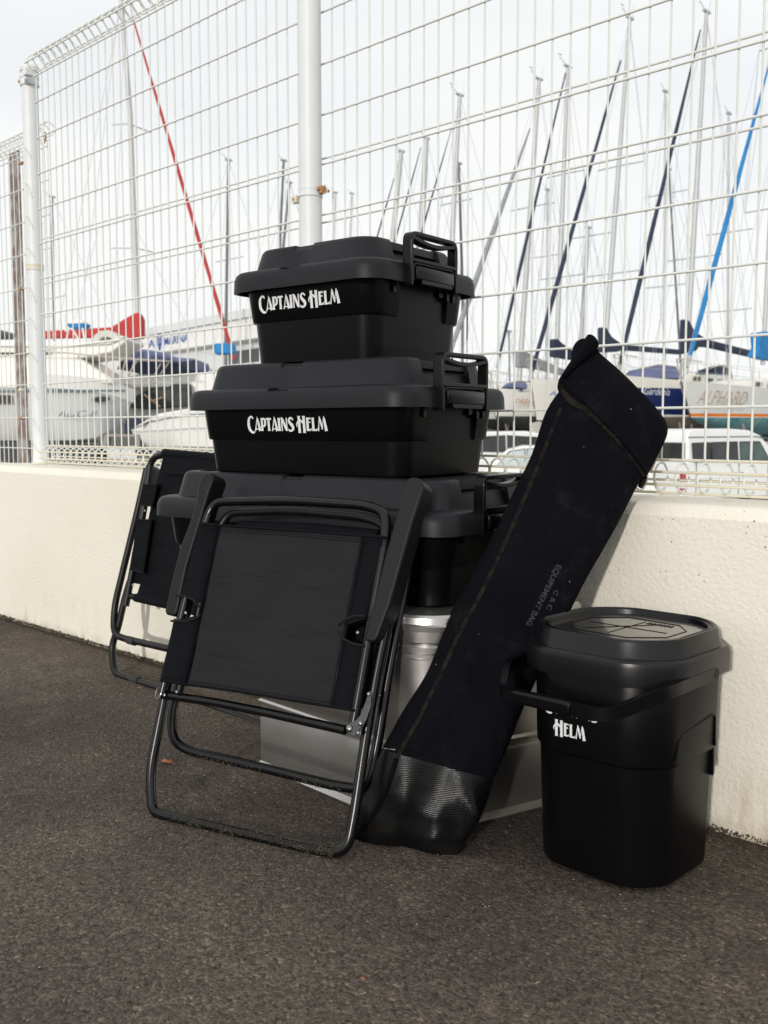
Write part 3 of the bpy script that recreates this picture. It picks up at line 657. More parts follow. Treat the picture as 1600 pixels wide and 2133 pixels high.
        mb.loft(rings); mb.box((xo + sx * .006, ym + .006, zs + .003), (.014, hw * 1.35, .008))
        fixnorm(mb.build('latch', M['latch'], h, smooth=40, bevel=.001))
    if text_x:
        x0, x1, zb2 = text_x; zb2 -= z0
        dz = (zs + .01) - (zl + .003); tilt = Vector((0, -(.0300 - .0225), dz)).normalized()
        yy = -D / 2 + .0300 - (.0300 - .0225) * (zb2 - zl - .003) / dz
        n = Vector((0, -tilt.z, tilt.y)).normalized()
        lettering('CAPTAINS HELM', (Vector((x0, yy - .0004, zb2)), Vector((1, 0, 0)), tilt, n), x1 - x0, M['print'], t)
    return t
storage_box(.405, -1.541, 1.490, 6.8, .834, .985, 1.076, 'small black storage box with white lettering at the top of the stack', (-.043, .008), (-.123, .098, .9455))
storage_box(.605, -1.536, 1.451, 6.8, .606, .740, .836, 'wide black storage box with white lettering in the middle of the stack', (-.042, .011), (-.122, .097, .696))
storage_box(.785, -1.499, 1.407, 6.9, .380, .513, .609, 'widest black storage box at the bottom of the stack, behind the folded chair', (-.029, .020))

# ================================================================ GALVANISED CABINET UNDER THE BOXES
def cabinet():
    t = thing('metal_cabinet', 'galvanised sheet metal cabinet under the stacked storage boxes', 'cabinet', (-1.3, 1.35, 0))
    A = Vector((-1.576, 1.243, 0)); Bc = Vector((-1.100, 1.222, 0)); Cc = Vector((-1.005, 1.560, 0)); Dd = Vector((-1.576, 1.560, 0))
    def ring(z, off, rc=.03):
        pts = [A, Bc, Cc, Dd]; out = []
        c = sum((p for p in pts), Vector()) / 4
        P = [p + (p - c).normalized() * (off if (i_ == 1 or z < .3 or z > .34 or True) else 0) for i_, p in enumerate(pts)]
        rib = .300 < z < .335
        if rib: P = [p - (p - c).normalized() * .002 for p in pts]
        for i, (p, r_) in enumerate(zip(P, (.004, rc, .01, .004))):
            a = P[i - 1]; b = P[(i + 1) % 4]; d1 = (a - p).normalized(); d2 = (b - p).normalized()
            for k in range(9):
                s = k / 8; q = p + d1 * r_ * (1 - s) ** 2 + d2 * r_ * s * s
                if rib and i == 1: q = q + (p - c).normalized() * (off + .002) * sin(pi * s)
                out.append((q.x, q.y, z))
        return out
    mb = MB(); z = .0
    mb.loft([ring(.012, 0, .05), ring(.122, 0, .05), ring(.126, -.003, .05), ring(.132, -.003, .05), ring(.150, -.0005, .055), ring(.27, -.002, .075), ring(.300, -.002, .078), ring(.303, -.006, .078), ring(.309, -.006, .078), ring(.312, -.002, .078), ring(.322, -.002, .078), ring(.325, -.006, .078), ring(.331, -.002, .078), ring(.350, -.002, .078)])
    mb.build('casing', M['galv'], t, smooth=25)
    mb = MB(); mb.loft([ring(.350, -.002, .078), ring(.352, .005, .08), ring(.360, .006, .08), ring(.363, .002, .08), ring(.374, .0, .08), ring(.3785, -.004, .08)]); mb.build('rim', M['galv_edge'], t, smooth=25)
    mb = MB(); mb.loft([ring(.0, .010, .05), ring(.004, .012, .05), ring(.012, .002, .05), ring(.014, 0, .05)]); mb.build('foot_flange', M['galv_edge'], t, smooth=20)
    mb = MB(); mb.loft([ring(.134, -.002, .05), ring(.138, .005, .05), ring(.1415, .005, .05), ring(.146, -.002, .055)]); mb.build('ledge', M['galv_edge'], t, smooth=20)
cabinet()

# ================================================================ FOLDED CHAIRS
def flat_tube(parent, name, P, r, m, rad, plane, seg=12):
    pts = [onP(x, y, *plane) for x, y in P]
    mb = MB(); mb.tube(rpath(pts, rad, 8), r, seg); return mb.build(name, m, parent, smooth=60)
def quad_cloth(parent, name, corners, plane, m, nu=24, nv=24, thick=.0022, sag=0, wob=.0015, seed=1, edge=None):
    """woven panel between four photo points TL TR BR BL, slightly rumpled; edge(u) shifts top/bottom"""
    import mathutils
    p0, n = plane; n = Vector(n).normalized()
    TL, TR, BR, BL = [onP(x, y, p0, n) for x, y in corners]
    fr = []; bk = []
    for j in range(nv + 1):
        v = j / nv
        for i in range(nu + 1):
            u = i / nu; p = TL * (1 - u) * (1 - v) + TR * u * (1 - v) + BR * u * v + BL * (1 - u) * v
            w_ = (mathutils.noise.noise(Vector((u * 2.2 + seed, v * 3.1, seed))) * wob + mathutils.noise.noise(Vector((u * 5 + seed, v * 7 + u * 4, seed + 5))) * wob * .5)
            w_ -= sag * sin(pi * u) * (.6 + .4 * sin(pi * v))
            e = 0
            q = p + n * w_ * (1 if n.dot(CAM - p) > 0 else -1); fr.append(q); bk.append(q - (CAM - p).normalized() * thick)
    k = (nu + 1); N = len(fr); V = fr + bk; Fc = []
    for j in range(nv):
        for i in range(nu):
            a = j * k + i; Fc.append([a, a + 1, a + k + 1, a + k]); Fc.append([N + a, N + a + k, N + a + k + 1, N + a + 1])
    bd = [i for i in range(k)] + [j * k + nu for j in range(1, nv + 1)] + [nv * k + i for i in range(nu - 1, -1, -1)] + [j * k for j in range(nv - 1, 0, -1)]
    for a, b in zip(bd, bd[1:] + bd[:1]): Fc.append([a, b, N + b, N + a])
    mb = MB(); mb.add(V, Fc); return fixnorm(mb.build(name, m, parent, smooth=60))
def seam(parent, P, plane, lift, r=.0009, m=None, name='seam'):
    p0, n = plane; n = Vector(n).normalized()
    if n.dot(CAM - Vector(p0)) < 0: n = -n
    mb = MB(); mb.tube([onP(x, y, p0, n) + n * lift for x, y in P], r, 5); return mb.build(name, m or M['sleeve'], parent)
def chair_a():
    a = radians(16.9); tl = radians(19)
    P0 = Vector((-1.492, .958, .0)); u = Vector((cos(a), sin(a), 0)); v = Vector((-sin(a) * sin(tl), cos(a) * sin(tl), cos(tl))); n = u.cross(v).normalized()
    if n.dot(CAM - P0) < 0: n = -n
    t = thing('folding_chair', 'black folded chair in front, leaning on the lowest storage box', 'folding chair', (-1.33, 1.0, 0), 0, 'folded black fabric chairs')
    R = .0092
    def pl_(o): return (P0 + n * o, n)
    F = pl_(R)             # front leg frame plane
    # front U leg, feet on the asphalt
    flat_tube(t, 'front_leg_frame', [(836, 1165), (791, 1365), (764, 1520), (738, 1700), (722, 1779), (640, 1767), (345, 1699), (318, 1690), (312, 1610), (345, 1442), (372, 1290)], R, M['tube'], .06, F)
    # rear U leg
    G = pl_(-.028)
    flat_tube(t, 'rear_leg_frame', [(868, 1060), (843, 1222), (803, 1440), (785, 1560), (762, 1645), (700, 1637), (551, 1600), (395, 1565), (362, 1545), (357, 1500), (368, 1440), (400, 1300)], R, M['tube'], .05, G)
    # seat frame seen above the cloth, and the backrest loop behind it
    S = pl_(.030)
    flat_tube(t, 'seat_frame', [(338, 1445), (425, 1098), (445, 1045), (600, 1042), (760, 1052), (806, 1068), (803, 1125), (733, 1528)], R * .98, M['tube'], .055, S)
    flat_tube(t, 'back_frame', [(372, 1445), (458, 1098), (478, 1068), (600, 1062), (756, 1076), (800, 1092), (822, 1130), (770, 1440)], R * .9, M['tube_matt'], .05, pl_(-.002))
    # lower cross tube
    flat_tube(t, 'cross_tube', [(340, 1447), (450, 1463), (560, 1485), (720, 1521)], R * .9, M['tube'], .01, pl_(.022))
    # rear sling, dark, behind the front cloth
    quad_cloth(t, 'back_sling', [(470, 1100), (800, 1115), (762, 1478), (372, 1415)], pl_(-.006), M['sleeve'], 10, 10, seed=4)
    flat_tube(t, 'back_roll', [(500, 1098), (650, 1104), (790, 1118)], .013, M['sleeve'], .01, pl_(-.012))
    C = pl_(.0425)
    panel = quad_cloth(t, 'seat_sling', [(460, 1097.5), (757, 1117), (691, 1470), (391, 1428)], C, M['fabric'], 30, 30, sag=.004, wob=.0035, seed=2)
    # sleeves wrapped round the frame: a rounded tube of cloth each, open at the cut-outs
    def sleeve(P_l, P_r, name='sleeve', bulge=.011):
        L = [onP(x, y, *S) for x, y in P_l]; Rr = [onP(x, y, *S) for x, y in P_r]; rings = []
        k = 12; m_ = 9
        for j in range(m_ + 1):
            s = j / m_ * (len(L) - 1); i = min(int(s), len(L) - 2); f = s - i
            l = L[i].lerp(L[i + 1], f); r_ = Rr[i].lerp(Rr[i + 1], f); c = (l + r_) / 2; d = (r_ - l) / 2
            wv = 1 + .04 * sin(j * 2.3)
            rings.append([c + d * cos(2 * pi * q / k) * (1 if True else 0) + n * (bulge + .002) * wv * (abs(sin(2 * pi * q / k)) ** .6) * (1 if sin(2 * pi * q / k) > 0 else -1) for q in range(k)])
        mb = MB(); mb.loft(rings); return mb.build(name, M['sleeve'], t, smooth=60)
    sleeve([(418, 1090), (380, 1238)], [(463, 1094), (428, 1260)])
    sleeve([(364, 1296), (336, 1417)], [(424, 1283), (389, 1430)])
    sleeve([(755, 1113), (708, 1312)], [(808, 1119), (770, 1290)])
    sleeve([(711, 1336), (684, 1467)], [(764, 1350), (738, 1482)])
    # brown bound edges at the hand cut-outs
    for P in ([(377, 1243), (395, 1244), (412, 1252), (427, 1268)], [(427, 1284), (418, 1290), (395, 1297), (366, 1296)], [(712, 1306), (722, 1296), (745, 1286), (768, 1286)], [(712, 1318), (722, 1332), (742, 1343), (766, 1347)]):
        seam(t, P, S, .0145, .0022, M['thread'], 'seam_binding')
    for P in ([(455, 1097), (384, 1430)], [(460.5, 1098), (390, 1431)], [(755.5, 1116), (688, 1468)], [(762, 1117), (694, 1470)]): seam(t, P, C, .0026, .0005)
    for P in ([(420, 1099), (600, 1111), (806, 1129)], [(338, 1410), (500, 1434), (738, 1472)], [(420, 1104), (600, 1116), (806, 1134)]): seam(t, P, C, .0028, .0005)
    # hems
    for P in ([(419, 1092), (600, 1104), (808, 1120)], [(336, 1418), (500, 1441), (738, 1480)]): seam(t, P, C, .001, .0024, name='hem')
    # armrests
    def arm(P, side, o1, thick):
        A = [onP(x, y, *pl_(o1)) for x, y in P]; mb = MB(); mb.prism(A, -n * thick); fixnorm(mb.build('armrest', M['arm'], t, smooth=40, bevel=.004))
    arm([(417, 993), (413, 1010), (406, 1054), (391, 1098), (375, 1139), (362, 1189), (343, 1272), (345, 1280), (363, 1283), (368, 1274), (388, 1180), (406, 1120), (436, 1020), (445, 996), (440, 984), (426, 985)], -1, .040, .046)
    arm([(848, 998), (842, 1010), (836, 1028), (832, 1054), (820, 1091), (804, 1147), (782, 1238), (758, 1328), (760, 1336), (779, 1337), (787, 1326), (812, 1258), (838, 1162), (858, 1090), (868, 1060), (882, 1018), (880, 1004), (870, 994), (856, 993)], 1, .040, .046)
    for x, y, o in ((387, 1277, .030 + R), (452, 1037, .0), (745, 1318, .030 + R), (870, 1052, .012), (843, 1222, -.018), (789, 1449, -.016), (343, 1448, .033), (368, 1441, .034)):
        rivet(t, onP(x, y, *pl_(o)), n, .0036)
    # folding hinge plate on the right
    H = pl_(.044)
    Pp = [(768, 1440), (774, 1441), (772, 1470), (762, 1500), (756, 1512), (746, 1520), (744, 1531), (734, 1534), (723, 1526), (721, 1514), (728, 1506), (742, 1500), (750, 1490), (762, 1460)]
    mb = MB(); mb.prism([onP(x, y, *H) for x, y in Pp], -n * .003); hp = fixnorm(mb.build('hinge_plate', M['steel_dark'], t, smooth=30, bevel=.0006))
    for x, y, r_ in ((728, 1518, .0062), (751, 1507, .0045), (746, 1527, .0035), (768, 1446, .0035)): rivet(hp, onP(x, y, *pl_(.0445)), n, r_)
    mb = MB(); c = onP(330, 1444, *pl_(.03)); mb.tube([c + (u * cos(k * pi / 7) * .006 + v * sin(k * pi / 7) * .010) for k in range(14)], .0013, 6, closed=True); mb.build('ring', M['steel'], t)
    # moss and grit stuck to the feet
    rnd = random.Random(2); mb = MB()
    def crust(Pl, plane, cnt):
        L = [onP(x, y, *plane) for x, y in Pl]
        for _ in range(cnt):
            s = rnd.random() ** .8 * (len(L) - 1); i = min(int(s), len(L) - 2); p = L[i].lerp(L[i + 1], s - i); d = (L[i + 1] - L[i]).normalized()
            ang = rnd.gauss(0, .75); b = d.cross(n); q = p + (n * cos(ang) + b * sin(ang)) * (R + .0003); sz = rnd.uniform(.0006, .0020)
            w4 = [q + Vector((rnd.uniform(-1, 1), rnd.uniform(-1, 1), rnd.uniform(-1, 1))) * sz for _ in range(4)]
            mb.add(w4, [(0, 1, 2), (0, 3, 1), (1, 3, 2), (0, 2, 3)])
    crust([(345, 1700), (430, 1719), (540, 1742), (640, 1765), (700, 1776)], F, 1500)
    crust([(395, 1567), (470, 1586), (551, 1604)], G, 420); crust([(590, 1613), (650, 1627), (715, 1640)], G, 220)
    mb.build('moss_crust', M['sole'], t, smooth=None)['kind'] = 'stuff'
chair_a()
def chair_b():
    tl = radians(12.5); P0 = Vector((-2.42, 1.440, .009)); n = Vector((0, -cos(tl), sin(tl))).normalized(); 
    t = thing('folding_chair', 'black folded chair leaning on the cream wall, half hidden behind the boxes', 'folding chair', (-2.15, 1.44, 0), 0, 'folded black fabric chairs')
    R = .0098
    def pl_(o): return (P0 + n * o, n)
    # ground U
    flat_tube(t, 'rear_leg_frame', [(288, 1160), (262, 1238), (245, 1312), (233, 1345), (236, 1400), (262, 1411), (345, 1437), (440, 1470), (540, 1507), (640, 1540), (700, 1545), (720, 1450)], R, M['tube_matt'], .04, pl_(0))
    flat_tube(t, 'front_leg_frame', [(306, 975), (290, 1050), (238, 1265), (237, 1322), (262, 1331), (350, 1351), (480, 1380), (620, 1412), (700, 1425), (740, 1350)], R, M['tube_matt'], .05, pl_(.012))
    for a_, b_, o in (((268, 1333), (282, 1337), .012), ((274, 1413), (290, 1419), 0)):
        mb = MB(); p = onP(*a_, *pl_(o)); q = onP(*b_, *pl_(o)); mb.tube([p, q], R + .0018, 14); mb.build('foot_sleeve', M['rubber'], t)
    flat_tube(t, 'back_frame', [(262, 1262), (275, 1195), (300, 1060), (309, 1000), (315, 955), (345, 944), (420, 951), (520, 962), (640, 975), (650, 1100)], R, M['tube_matt'], .045, pl_(.034))
    flat_tube(t, 'cross_tube', [(266, 1240), (300, 1249), (360, 1264), (500, 1290), (640, 1320)], R * .9, M['tube_matt'], .01, pl_(.03))
    # armrest slab seen edge on behind the frame
    mb = MB(); mb.prism([onP(x, y, *pl_(.006)) for x, y in ((303, 968), (313, 969), (334, 980), (335, 990), (316, 1024), (300, 1040), (292, 1040))], -n * .02); fixnorm(mb.build('armrest', M['arm'], t, bevel=.003))
    # back cloth wrapped over the top rail
    quad_cloth(t, 'back_sling', [(341, 950), (600, 975), (500, 1256), (274, 1214)], pl_(.03), M['sleeve'], 16, 16, wob=.003, seed=8)
    flat_tube(t, 'top_roll', [(343, 944), (420, 951), (620, 972)], .0125, M['sleeve'], .01, pl_(.034))
    quad_cloth(t, 'top_fold', [(341, 944), (620, 970), (620, 1010), (343, 986)], pl_(.042), M['sleeve'], 10, 6, wob=.002, seed=9)
    def slv(Pq, o=.046): return quad_cloth(t, 'sleeve', Pq, pl_(o), M['sleeve'], 6, 8, thick=.02, wob=.0015, seed=3)
    slv([(299, 1008), (330, 1007), (319, 1054), (292, 1051)]); slv([(286, 1081), (317, 1081), (300, 1192), (270, 1186)])
    for P in ([(298, 1009), (330, 1010)], [(292, 1052), (319, 1055)], [(286, 1083), (316, 1083)], [(270, 1187), (300, 1193)]): seam(t, P, pl_(.047), .0015, .0016, M['thread'], 'seam_binding')
    quad_cloth(t, 'seat_sling', [(292, 1217), (600, 1275), (600, 1320), (282, 1247)], pl_(.040), M['sleeve'], 12, 6, wob=.002, seed=11)
    flat_tube(t, 'seat_roll', [(284, 1245), (360, 1262), (600, 1318)], .012, M['sleeve'], .01, pl_(.034))
    for x, y in ((302, 1064), (277, 1219)): rivet(t, onP(x, y, *pl_(.046)), n, .004)
chair_b()

# ================================================================ EQUIPMENT BAG
def bag():
    import mathutils
    D0 = 1.565; n = (-F0 + Vector((0, 0, .30))).normalized()
    t = thing('equipment_bag', 'long black canvas bag leaning diagonally between the boxes and the bin', 'bag', onZ(870, 1765))
    def bp(x, y, o=0):
        """a point of the bag's mid surface: it leans back towards the wall and twists at the foot"""
        tw = min(max((y - 1540) / 200, 0), 1); p = onP(x, y, F0 * D0, n)
        return p + (p - CAM).normalized() * (tw * .00040 * max(945 - x, 0)) + n * o
    def section(l, r_, th, back, k=28, crease=0, seed=0, crumple=0):
        c = (l + r_) / 2; d = (r_ - l) / 2; out = []
        for q in range(k):
            a = 2 * pi * q / k; ca, sa = cos(a), sin(a)
            x = math.copysign(abs(ca) ** .75, ca); y = math.copysign(abs(sa) ** .62, sa)
            p = c + d * x + n * (th / 2 * y * (1 if y > 0 else back))
            if y > 0 and crease: p -= n * crease * math.exp(-((x - .05) / .22) ** 2)
            w_ = mathutils.noise.noise(Vector((p.x * 7, p.y * 7, p.z * 7 + seed))) * .009 + mathutils.noise.noise(Vector((p.x * 19, p.y * 19, p.z * 12 + seed))) * .0045
            if crumple: w_ += crumple * (1 - 2 * abs(mathutils.noise.noise(Vector((p.x * 13 + 3, p.y * 13, p.z * 9))))) * (.5 if y < 0 else 1)
            out.append(p + n * w_)
        return out
    def body(st, plane, mat_, name, sub_=5, grow=0, crease=None, crumple=0):
        rings = []
        for i in range(len(st) - 1):
            for k in range(sub_ if i < len(st) - 2 else sub_ + 1):
                f = k / sub_; p = [st[max(i - 1, 0)], st[i], st[i + 1], st[min(i + 2, len(st) - 1)]]
                def cr(j, e): return .5 * (2 * p[1][j][e] + (p[2][j][e] - p[0][j][e]) * f + (2 * p[0][j][e] - 5 * p[1][j][e] + 4 * p[2][j][e] - p[3][j][e]) * f * f + (3 * p[1][j][e] - p[0][j][e] - 3 * p[2][j][e] + p[3][j][e]) * f ** 3)
                l = bp(cr(0, 0), cr(0, 1), plane); r_ = bp(cr(1, 0), cr(1, 1), plane)
                th = p[1][2] * (1 - f) + p[2][2] * f; d = (r_ - l).normalized() * grow
                cc = (crease[i] * (1 - f) + crease[i + 1] * f) if crease else 0
                cm = crumple * min(1, (i + f) / 1.5) * (1 - max(0, (i + f) / (len(st) - 1) - .7) * 2)
                rings.append(section(l - d, r_ + d, th, 1.0, k=44 if crumple else 28, crease=cc, crumple=cm))
        mb = MB(); mb.loft(rings); return fixnorm(mb.build(name, mat_, t, smooth=70))
    st = [((1176, 800), (1352, 975), .07), ((1139, 854), (1325, 1020), .085), ((1110, 942), (1296, 1076), .09), ((1075, 1014), (1256, 1148), .095), ((1032, 1105), (1209, 1230), .1), ((985, 1190), (1166, 1320), .1),
          ((935, 1285), (1127, 1400), .1), ((892, 1396), (1087, 1485), .1), ((840, 1480), (1056, 1562), .1), ((795, 1562), (1028, 1626), .1)]
    body(st, -.01, M['bag'], 'canvas_body', crease=[0, 0, 0, 0, 0, 0, .004, .008, .012, .016])
    st2 = [((796, 1560), (1029, 1624), .102), ((772, 1610), (1014, 1668), .1), ((750, 1668), (994, 1712), .095), ((733, 1722), (970, 1750), .085), ((728, 1745), (956, 1780), .06), ((745, 1752), (942, 1790), .022)]
    body(st2, -.01, M['vinyl'], 'vinyl_base', sub_=7, crumple=.016, grow=.0012, crease=[.016, .016, .016, .018, .016, .006])
    # top flap folded over the mouth
    st3 = [((1236, 722), (1372, 858), .02), ((1214, 738), (1388, 880), .06), ((1186, 766), (1388, 905), .083), ((1167, 793), (1372, 942), .092), ((1172, 814), (1344, 994), .094)]
    body(st3, -.008, M['bag'], 'flap', grow=.003)
    # its bound lower edge
    from mathutils.bvhtree import BVHTree
    bvs = [BVHTree.FromPolygons([v.co for v in c.data.vertices], [list(p.vertices) for p in c.data.polygons]) for c in t.children]
    IM = [c.matrix_parent_inverse @ Matrix() for c in t.children]
    def snap(x, y, lift, dev=n):
        p = bp(x, y, 0); v = (p - CAM).normalized(); best = None
        for b_ in bvs:
            h = b_.ray_cast(p - v * .3, v)
            if h[0] and (best is None or h[3] < best[1]): best = (h[0], h[3])
        return (best[0] if best else p) - v * lift
    def dense(P):
        q = sub([(x, y, 0) for x, y in P], 5); return [(x, y) for x, y, _ in q]
    def edge(P, lift, r_, m=None, name='binding'):
        pts = [snap(x, y, lift * .3) for x, y in dense(P)]; mb = MB(); mb.tube(pts, r_, 7); return mb.build(name, m or M['thread'], t)
    def ribbon(P, lift, w_, name='binding', m='bag_seam'):
        pts = [snap(x, y, .0012) for x, y in dense(P)]; L = []; Q = []
        for i, p in enumerate(pts):
            d = (pts[min(i + 1, len(pts) - 1)] - pts[max(i - 1, 0)]).normalized(); b = d.cross(n).normalized(); L.append(p + b * w_ / 2); Q.append(p - b * w_ / 2)
        rings = [[l + n * .0012, q + n * .0012, q - n * .004, l - n * .004] for l, q in zip(L, Q)]
        mb = MB(); mb.loft(rings); return fixnorm(mb.build(name, M[m], t, smooth=50))
    ribbon([(1170, 800), (1186, 832), (1232, 862), (1290, 918), (1345, 990)], .0065, .011)
    # rolled open mouth at the left corner
    mc = bp(1205, 745, 0.007); rings = []
    ax = (bp(1238, 722, 0.007) - bp(1172, 800, 0.007))
    o0 = bp(1168, 797, 0.027); o1 = bp(1232, 738, 0.027)
    mb = MB(); vdir = (bp(1203, 713, 0.007) - bp(1213, 745, 0.007)).normalized()
    k = 14
    for s in range(7):
        f = s / 6; c = o0.lerp(o1, f) + vdir * (.002 + .012 * f); r1 = .004 + .011 * f; d = (o1 - o0).normalized(); b = d.cross(n).normalized()
        rings.append([c + (n * cos(q * 2 * pi / k) * r1 * 1.6 + b * sin(q * 2 * pi / k) * r1) for q in range(k)])
    mb.loft(rings, True, False); fixnorm(mb.build('rolled_mouth', M['bag'], t, smooth=70))
    mb = MB(); pp = [bp(x, y, 0.002) for x, y in ((1196, 752), (1198, 728), (1206, 714), (1222, 711), (1238, 722), (1241, 738))]
    mb.tube(rpath(pp, .01, 4), [.0058] * len(rpath(pp, .01, 4)), 10); mb.build('mouth_roll', M['bag'], t, smooth=70)
    # long side seam and piping at the foot
    ribbon([(1168, 850), (1135, 935), (1100, 1020), (1055, 1125), (1005, 1230), (962, 1310), (915, 1410), (868, 1505), (826, 1580), (800, 1650)], .0075, .0065, 'side_seam')
    edge([(826, 1580), (806, 1640), (775, 1700), (735, 1742), (724, 1752)], .006, .0042, M['bag'], 'piping')
    edge([(800, 1559), (824, 1562)], .004, .0012, M['galv_edge'], 'edge_stitch')
    # tan tab and strap end on the right side
    mb = MB(); p = bp(1367, 958, -0.012); dd = (bp(1352, 985, -0.012) - bp(1376, 930, -0.012)).normalized(); mb.tube([p - dd * .018, p + dd * .018], .0028, 6); mb.build('tab', M['leather'], t)
    mb = MB(); q0 = bp(1346, 992, -0.008); q1 = bp(1341, 1008, -0.023); mb.tube([q0, q1], .005, 8); mb.build('strap_end', M['thread'], t)
    # faded print down the front
    def ontext(word, a, b, hgt, width=None):
        A = bp(*a, 0.037); B = bp(*b, 0.037); u_ = (B - A).normalized(); v_ = n.cross(u_); 
        ob = text(word, A + n * .0, u_, v_, hgt, M['faint'], t, bold=.0003, width=(B - A).length)
        return ob
    for ob in (ontext('EQUIPEMENT BAG', (1153, 1181), (1090, 1304), .0130), ontext('C & C', (1149, 1233), (1131, 1273), .0110)):
        for vtx in ob.data.vertices:
            v = (vtx.co - CAM).normalized(); hs = [h for h in (b_.ray_cast(CAM + v * .8, v) for b_ in bvs) if h[0]]
            if hs: vtx.co = min(hs, key=lambda h: h[3])[0] - v * .0009
bag()

# ================================================================ BIN
def bin_():
    cx, cy = -.812, 1.392; t = thing('lidded_bin', 'black lidded bucket bin with carry handle standing by the wall', 'bin', (cx, cy, 0))
    def sq(S, z, r=.07, dx=0, dy=0):
        P = []; r = min(r, S * .45)
        for X, Y, a0 in ((1, -1, -90), (1, 1, 0), (-1, 1, 90), (-1, -1, 180)):
            for k in range(9):
                q = radians(a0 + 90 * k / 8); ch = 1 - .11 * sin(2 * radians(90 * k / 8)) ** 1
                P.append((cx + dx + X * (S / 2 - r) + r * cos(q) * ch, cy + dy + Y * (S / 2 - r) + r * sin(q) * ch, z))
        return P
    mb = MB(); mb.loft([sq(.216, .003, .055), sq(.226, .006, .058), sq(.229, .02, .06), sq(.239, .188, .062), sq(.2395, .192, .062), sq(.249, .196, .066), sq(.250, .2, .066), sq(.256, .325, .068), sq(.25, .331, .066)])
    mb.build('pail', M['body'], t, smooth=30)
    # the upper band drops lower round the back corner; grip slot outlined on the side
    fx = cx + .5 * .2495
    ar = sq(.2497, .0, .066)[9:17]; ai = sq(.215, .0, .05)[9:17]
    mb = MB(); mb.prism([(x, y, .150) for x, y, z in ar] + [(x, y, .150) for x, y, z in ai[::-1]], (0, 0, .049)); fixnorm(mb.build('side_panel', M['body'], t, smooth=30, bevel=.002))
    mb = MB(); mb.tube(rpath([(fx - .0005, cy - .066, .205), (fx + .0008, cy - .060, .240), (fx + .0018, cy + .055, .254), (fx + .0015, cy + .058, .20)], .012, 4), .0016, 6); mb.build('grip_outline', M['body'], t)
    # lid: skirt, shelf, raised rim and the sunk top
    mb = MB()
    mb.loft([sq(.274, .320, .076), sq(.287, .322, .08), sq(.288, .350, .081), sq(.285, .357, .08), sq(.277, .361, .078), sq(.264, .3605, .076), sq(.2610, .363, .075), sq(.255, .384, .074), sq(.251, .3885, .073), sq(.245, .3885, .072), sq(.2415, .386, .071), sq(.236, .3835, .068), sq(.232, .3835, .067), sq(.230, .3865, .066), sq(.227, .3868, .066), sq(.224, .3795, .066)])
    lid = mb.build('lid', M['lid_gloss'], t, smooth=25)
    mb = MB(); mb.loft([sq(.222, .3780, .066), sq(.222, .3799, .066), sq(.20, .3803, .058)]); mb.build('sunk_top', M['lid_top'], lid)
    # shallow raised lines and a moulded plate on the top
    mb = MB()
    def ln(P, r_=.0009): mb.tube([(cx + x, cy + y, .3806) for x, y in P], r_, 5)
    oc = [(-.085, -.03), (-.06, -.07), (.04, -.072), (.085, -.03), (.085, .035), (.055, .07), (-.04, .074), (-.085, .03), (-.085, -.03)]
    ln(oc); ln([(-.07, 0), (.07, 0)], .0006); ln([(0, -.06), (0, .06)], .0006); ln([(-.05, -.055), (.03, .055)], .0006)
    mb.build('moulded_line', M['body'], lid)
    mb = MB()
    for i in range(6): mb.box((cx + .010 + i * .008, cy + .052, .3806), (.005, .010, .0012))
    mb.build('moulded_badge', M['body'], lid)
    # pivots and bail
    zp = .326; 
    for sx in (1, -1):
        mb = MB(); p = Vector((cx + sx * .129, cy + .02, zp)); mb.tube([p - Vector((sx * .01, 0, 0)), p + Vector((sx * .009, 0, 0))], .016, 18); mb.tube([p, p + Vector((sx * .016, 0, 0))], .008, 14); mb.build('pivot', M['body'], t, bevel=.001)
    c1z = -.014
    a = Vector((cx + .139, cy + .02, zp)); a2 = Vector((cx - .139, cy + .02, zp))
    q1 = Vector((cx + .139, 1.285, .3245)); c1 = onY(1238, 1466, 1.196) + Vector((0, 0, c1z)); c2 = onY(1050, 1413, 1.196); c2 = Vector((max(c2.x, cx - .15), 1.196, c1.z))
    pts = rpath([a, q1, Vector((c1.x + .025, 1.205, c1.z + .002)), Vector((c1.x, 1.192, c1.z)), Vector((c2.x, 1.192, c2.z)), Vector((cx - .139, 1.26, .318)), a2], .02, 5)
    rings = []
    for i, p in enumerate(pts):
        d = (pts[min(i + 1, len(pts) - 1)] - pts[max(i - 1, 0)]).normalized(); up = Vector((0, 0, 1)); b = d.cross(up).normalized(); up = b.cross(d)
        rings.append([p + b * (x * .0055) + up * (y * .0085) for x, y in ((-1, -1.15), (1, -1.15), (1, -.7), (.4, -.6), (.4, .6), (1, .7), (1, 1.15), (-1, 1.15))])
    mb = MB(); mb.loft(rings); h = fixnorm(mb.build('bail_handle', M['latch'], t, smooth=40, bevel=.0008))
    mb = MB(); m_ = (Vector((c1.x, 1.192, c1.z)) + Vector((c2.x, 1.192, c2.z))) / 2; mb.box(m_ + Vector((-.005, 0, .001)), (.105, .018, .019)); mb.build('grip', M['latch'], h, bevel=.004)
    # print: two words, the upper half hidden by the bail
    yf = 1.392 - .5 * .2525 ; tilt = Vector((0, -.003 / .13, 1)).normalized(); nn = Vector((0, -1, 0))
    o1 = onY(1152, 1527, yf - .001); lettering('HELM', (Vector((o1.x + .001, yf + .0003, o1.z)), Vector((1, 0, 0)), tilt, nn), .058, M['print'], t, vs=.85)
    o2 = onY(1134, 1476, yf - .001); lettering('CAPTAINS', (Vector((o2.x, yf - .0012, o2.z - .002)), Vector((1, 0, 0)), tilt, nn), .098, M['print'], t, vs=.6)
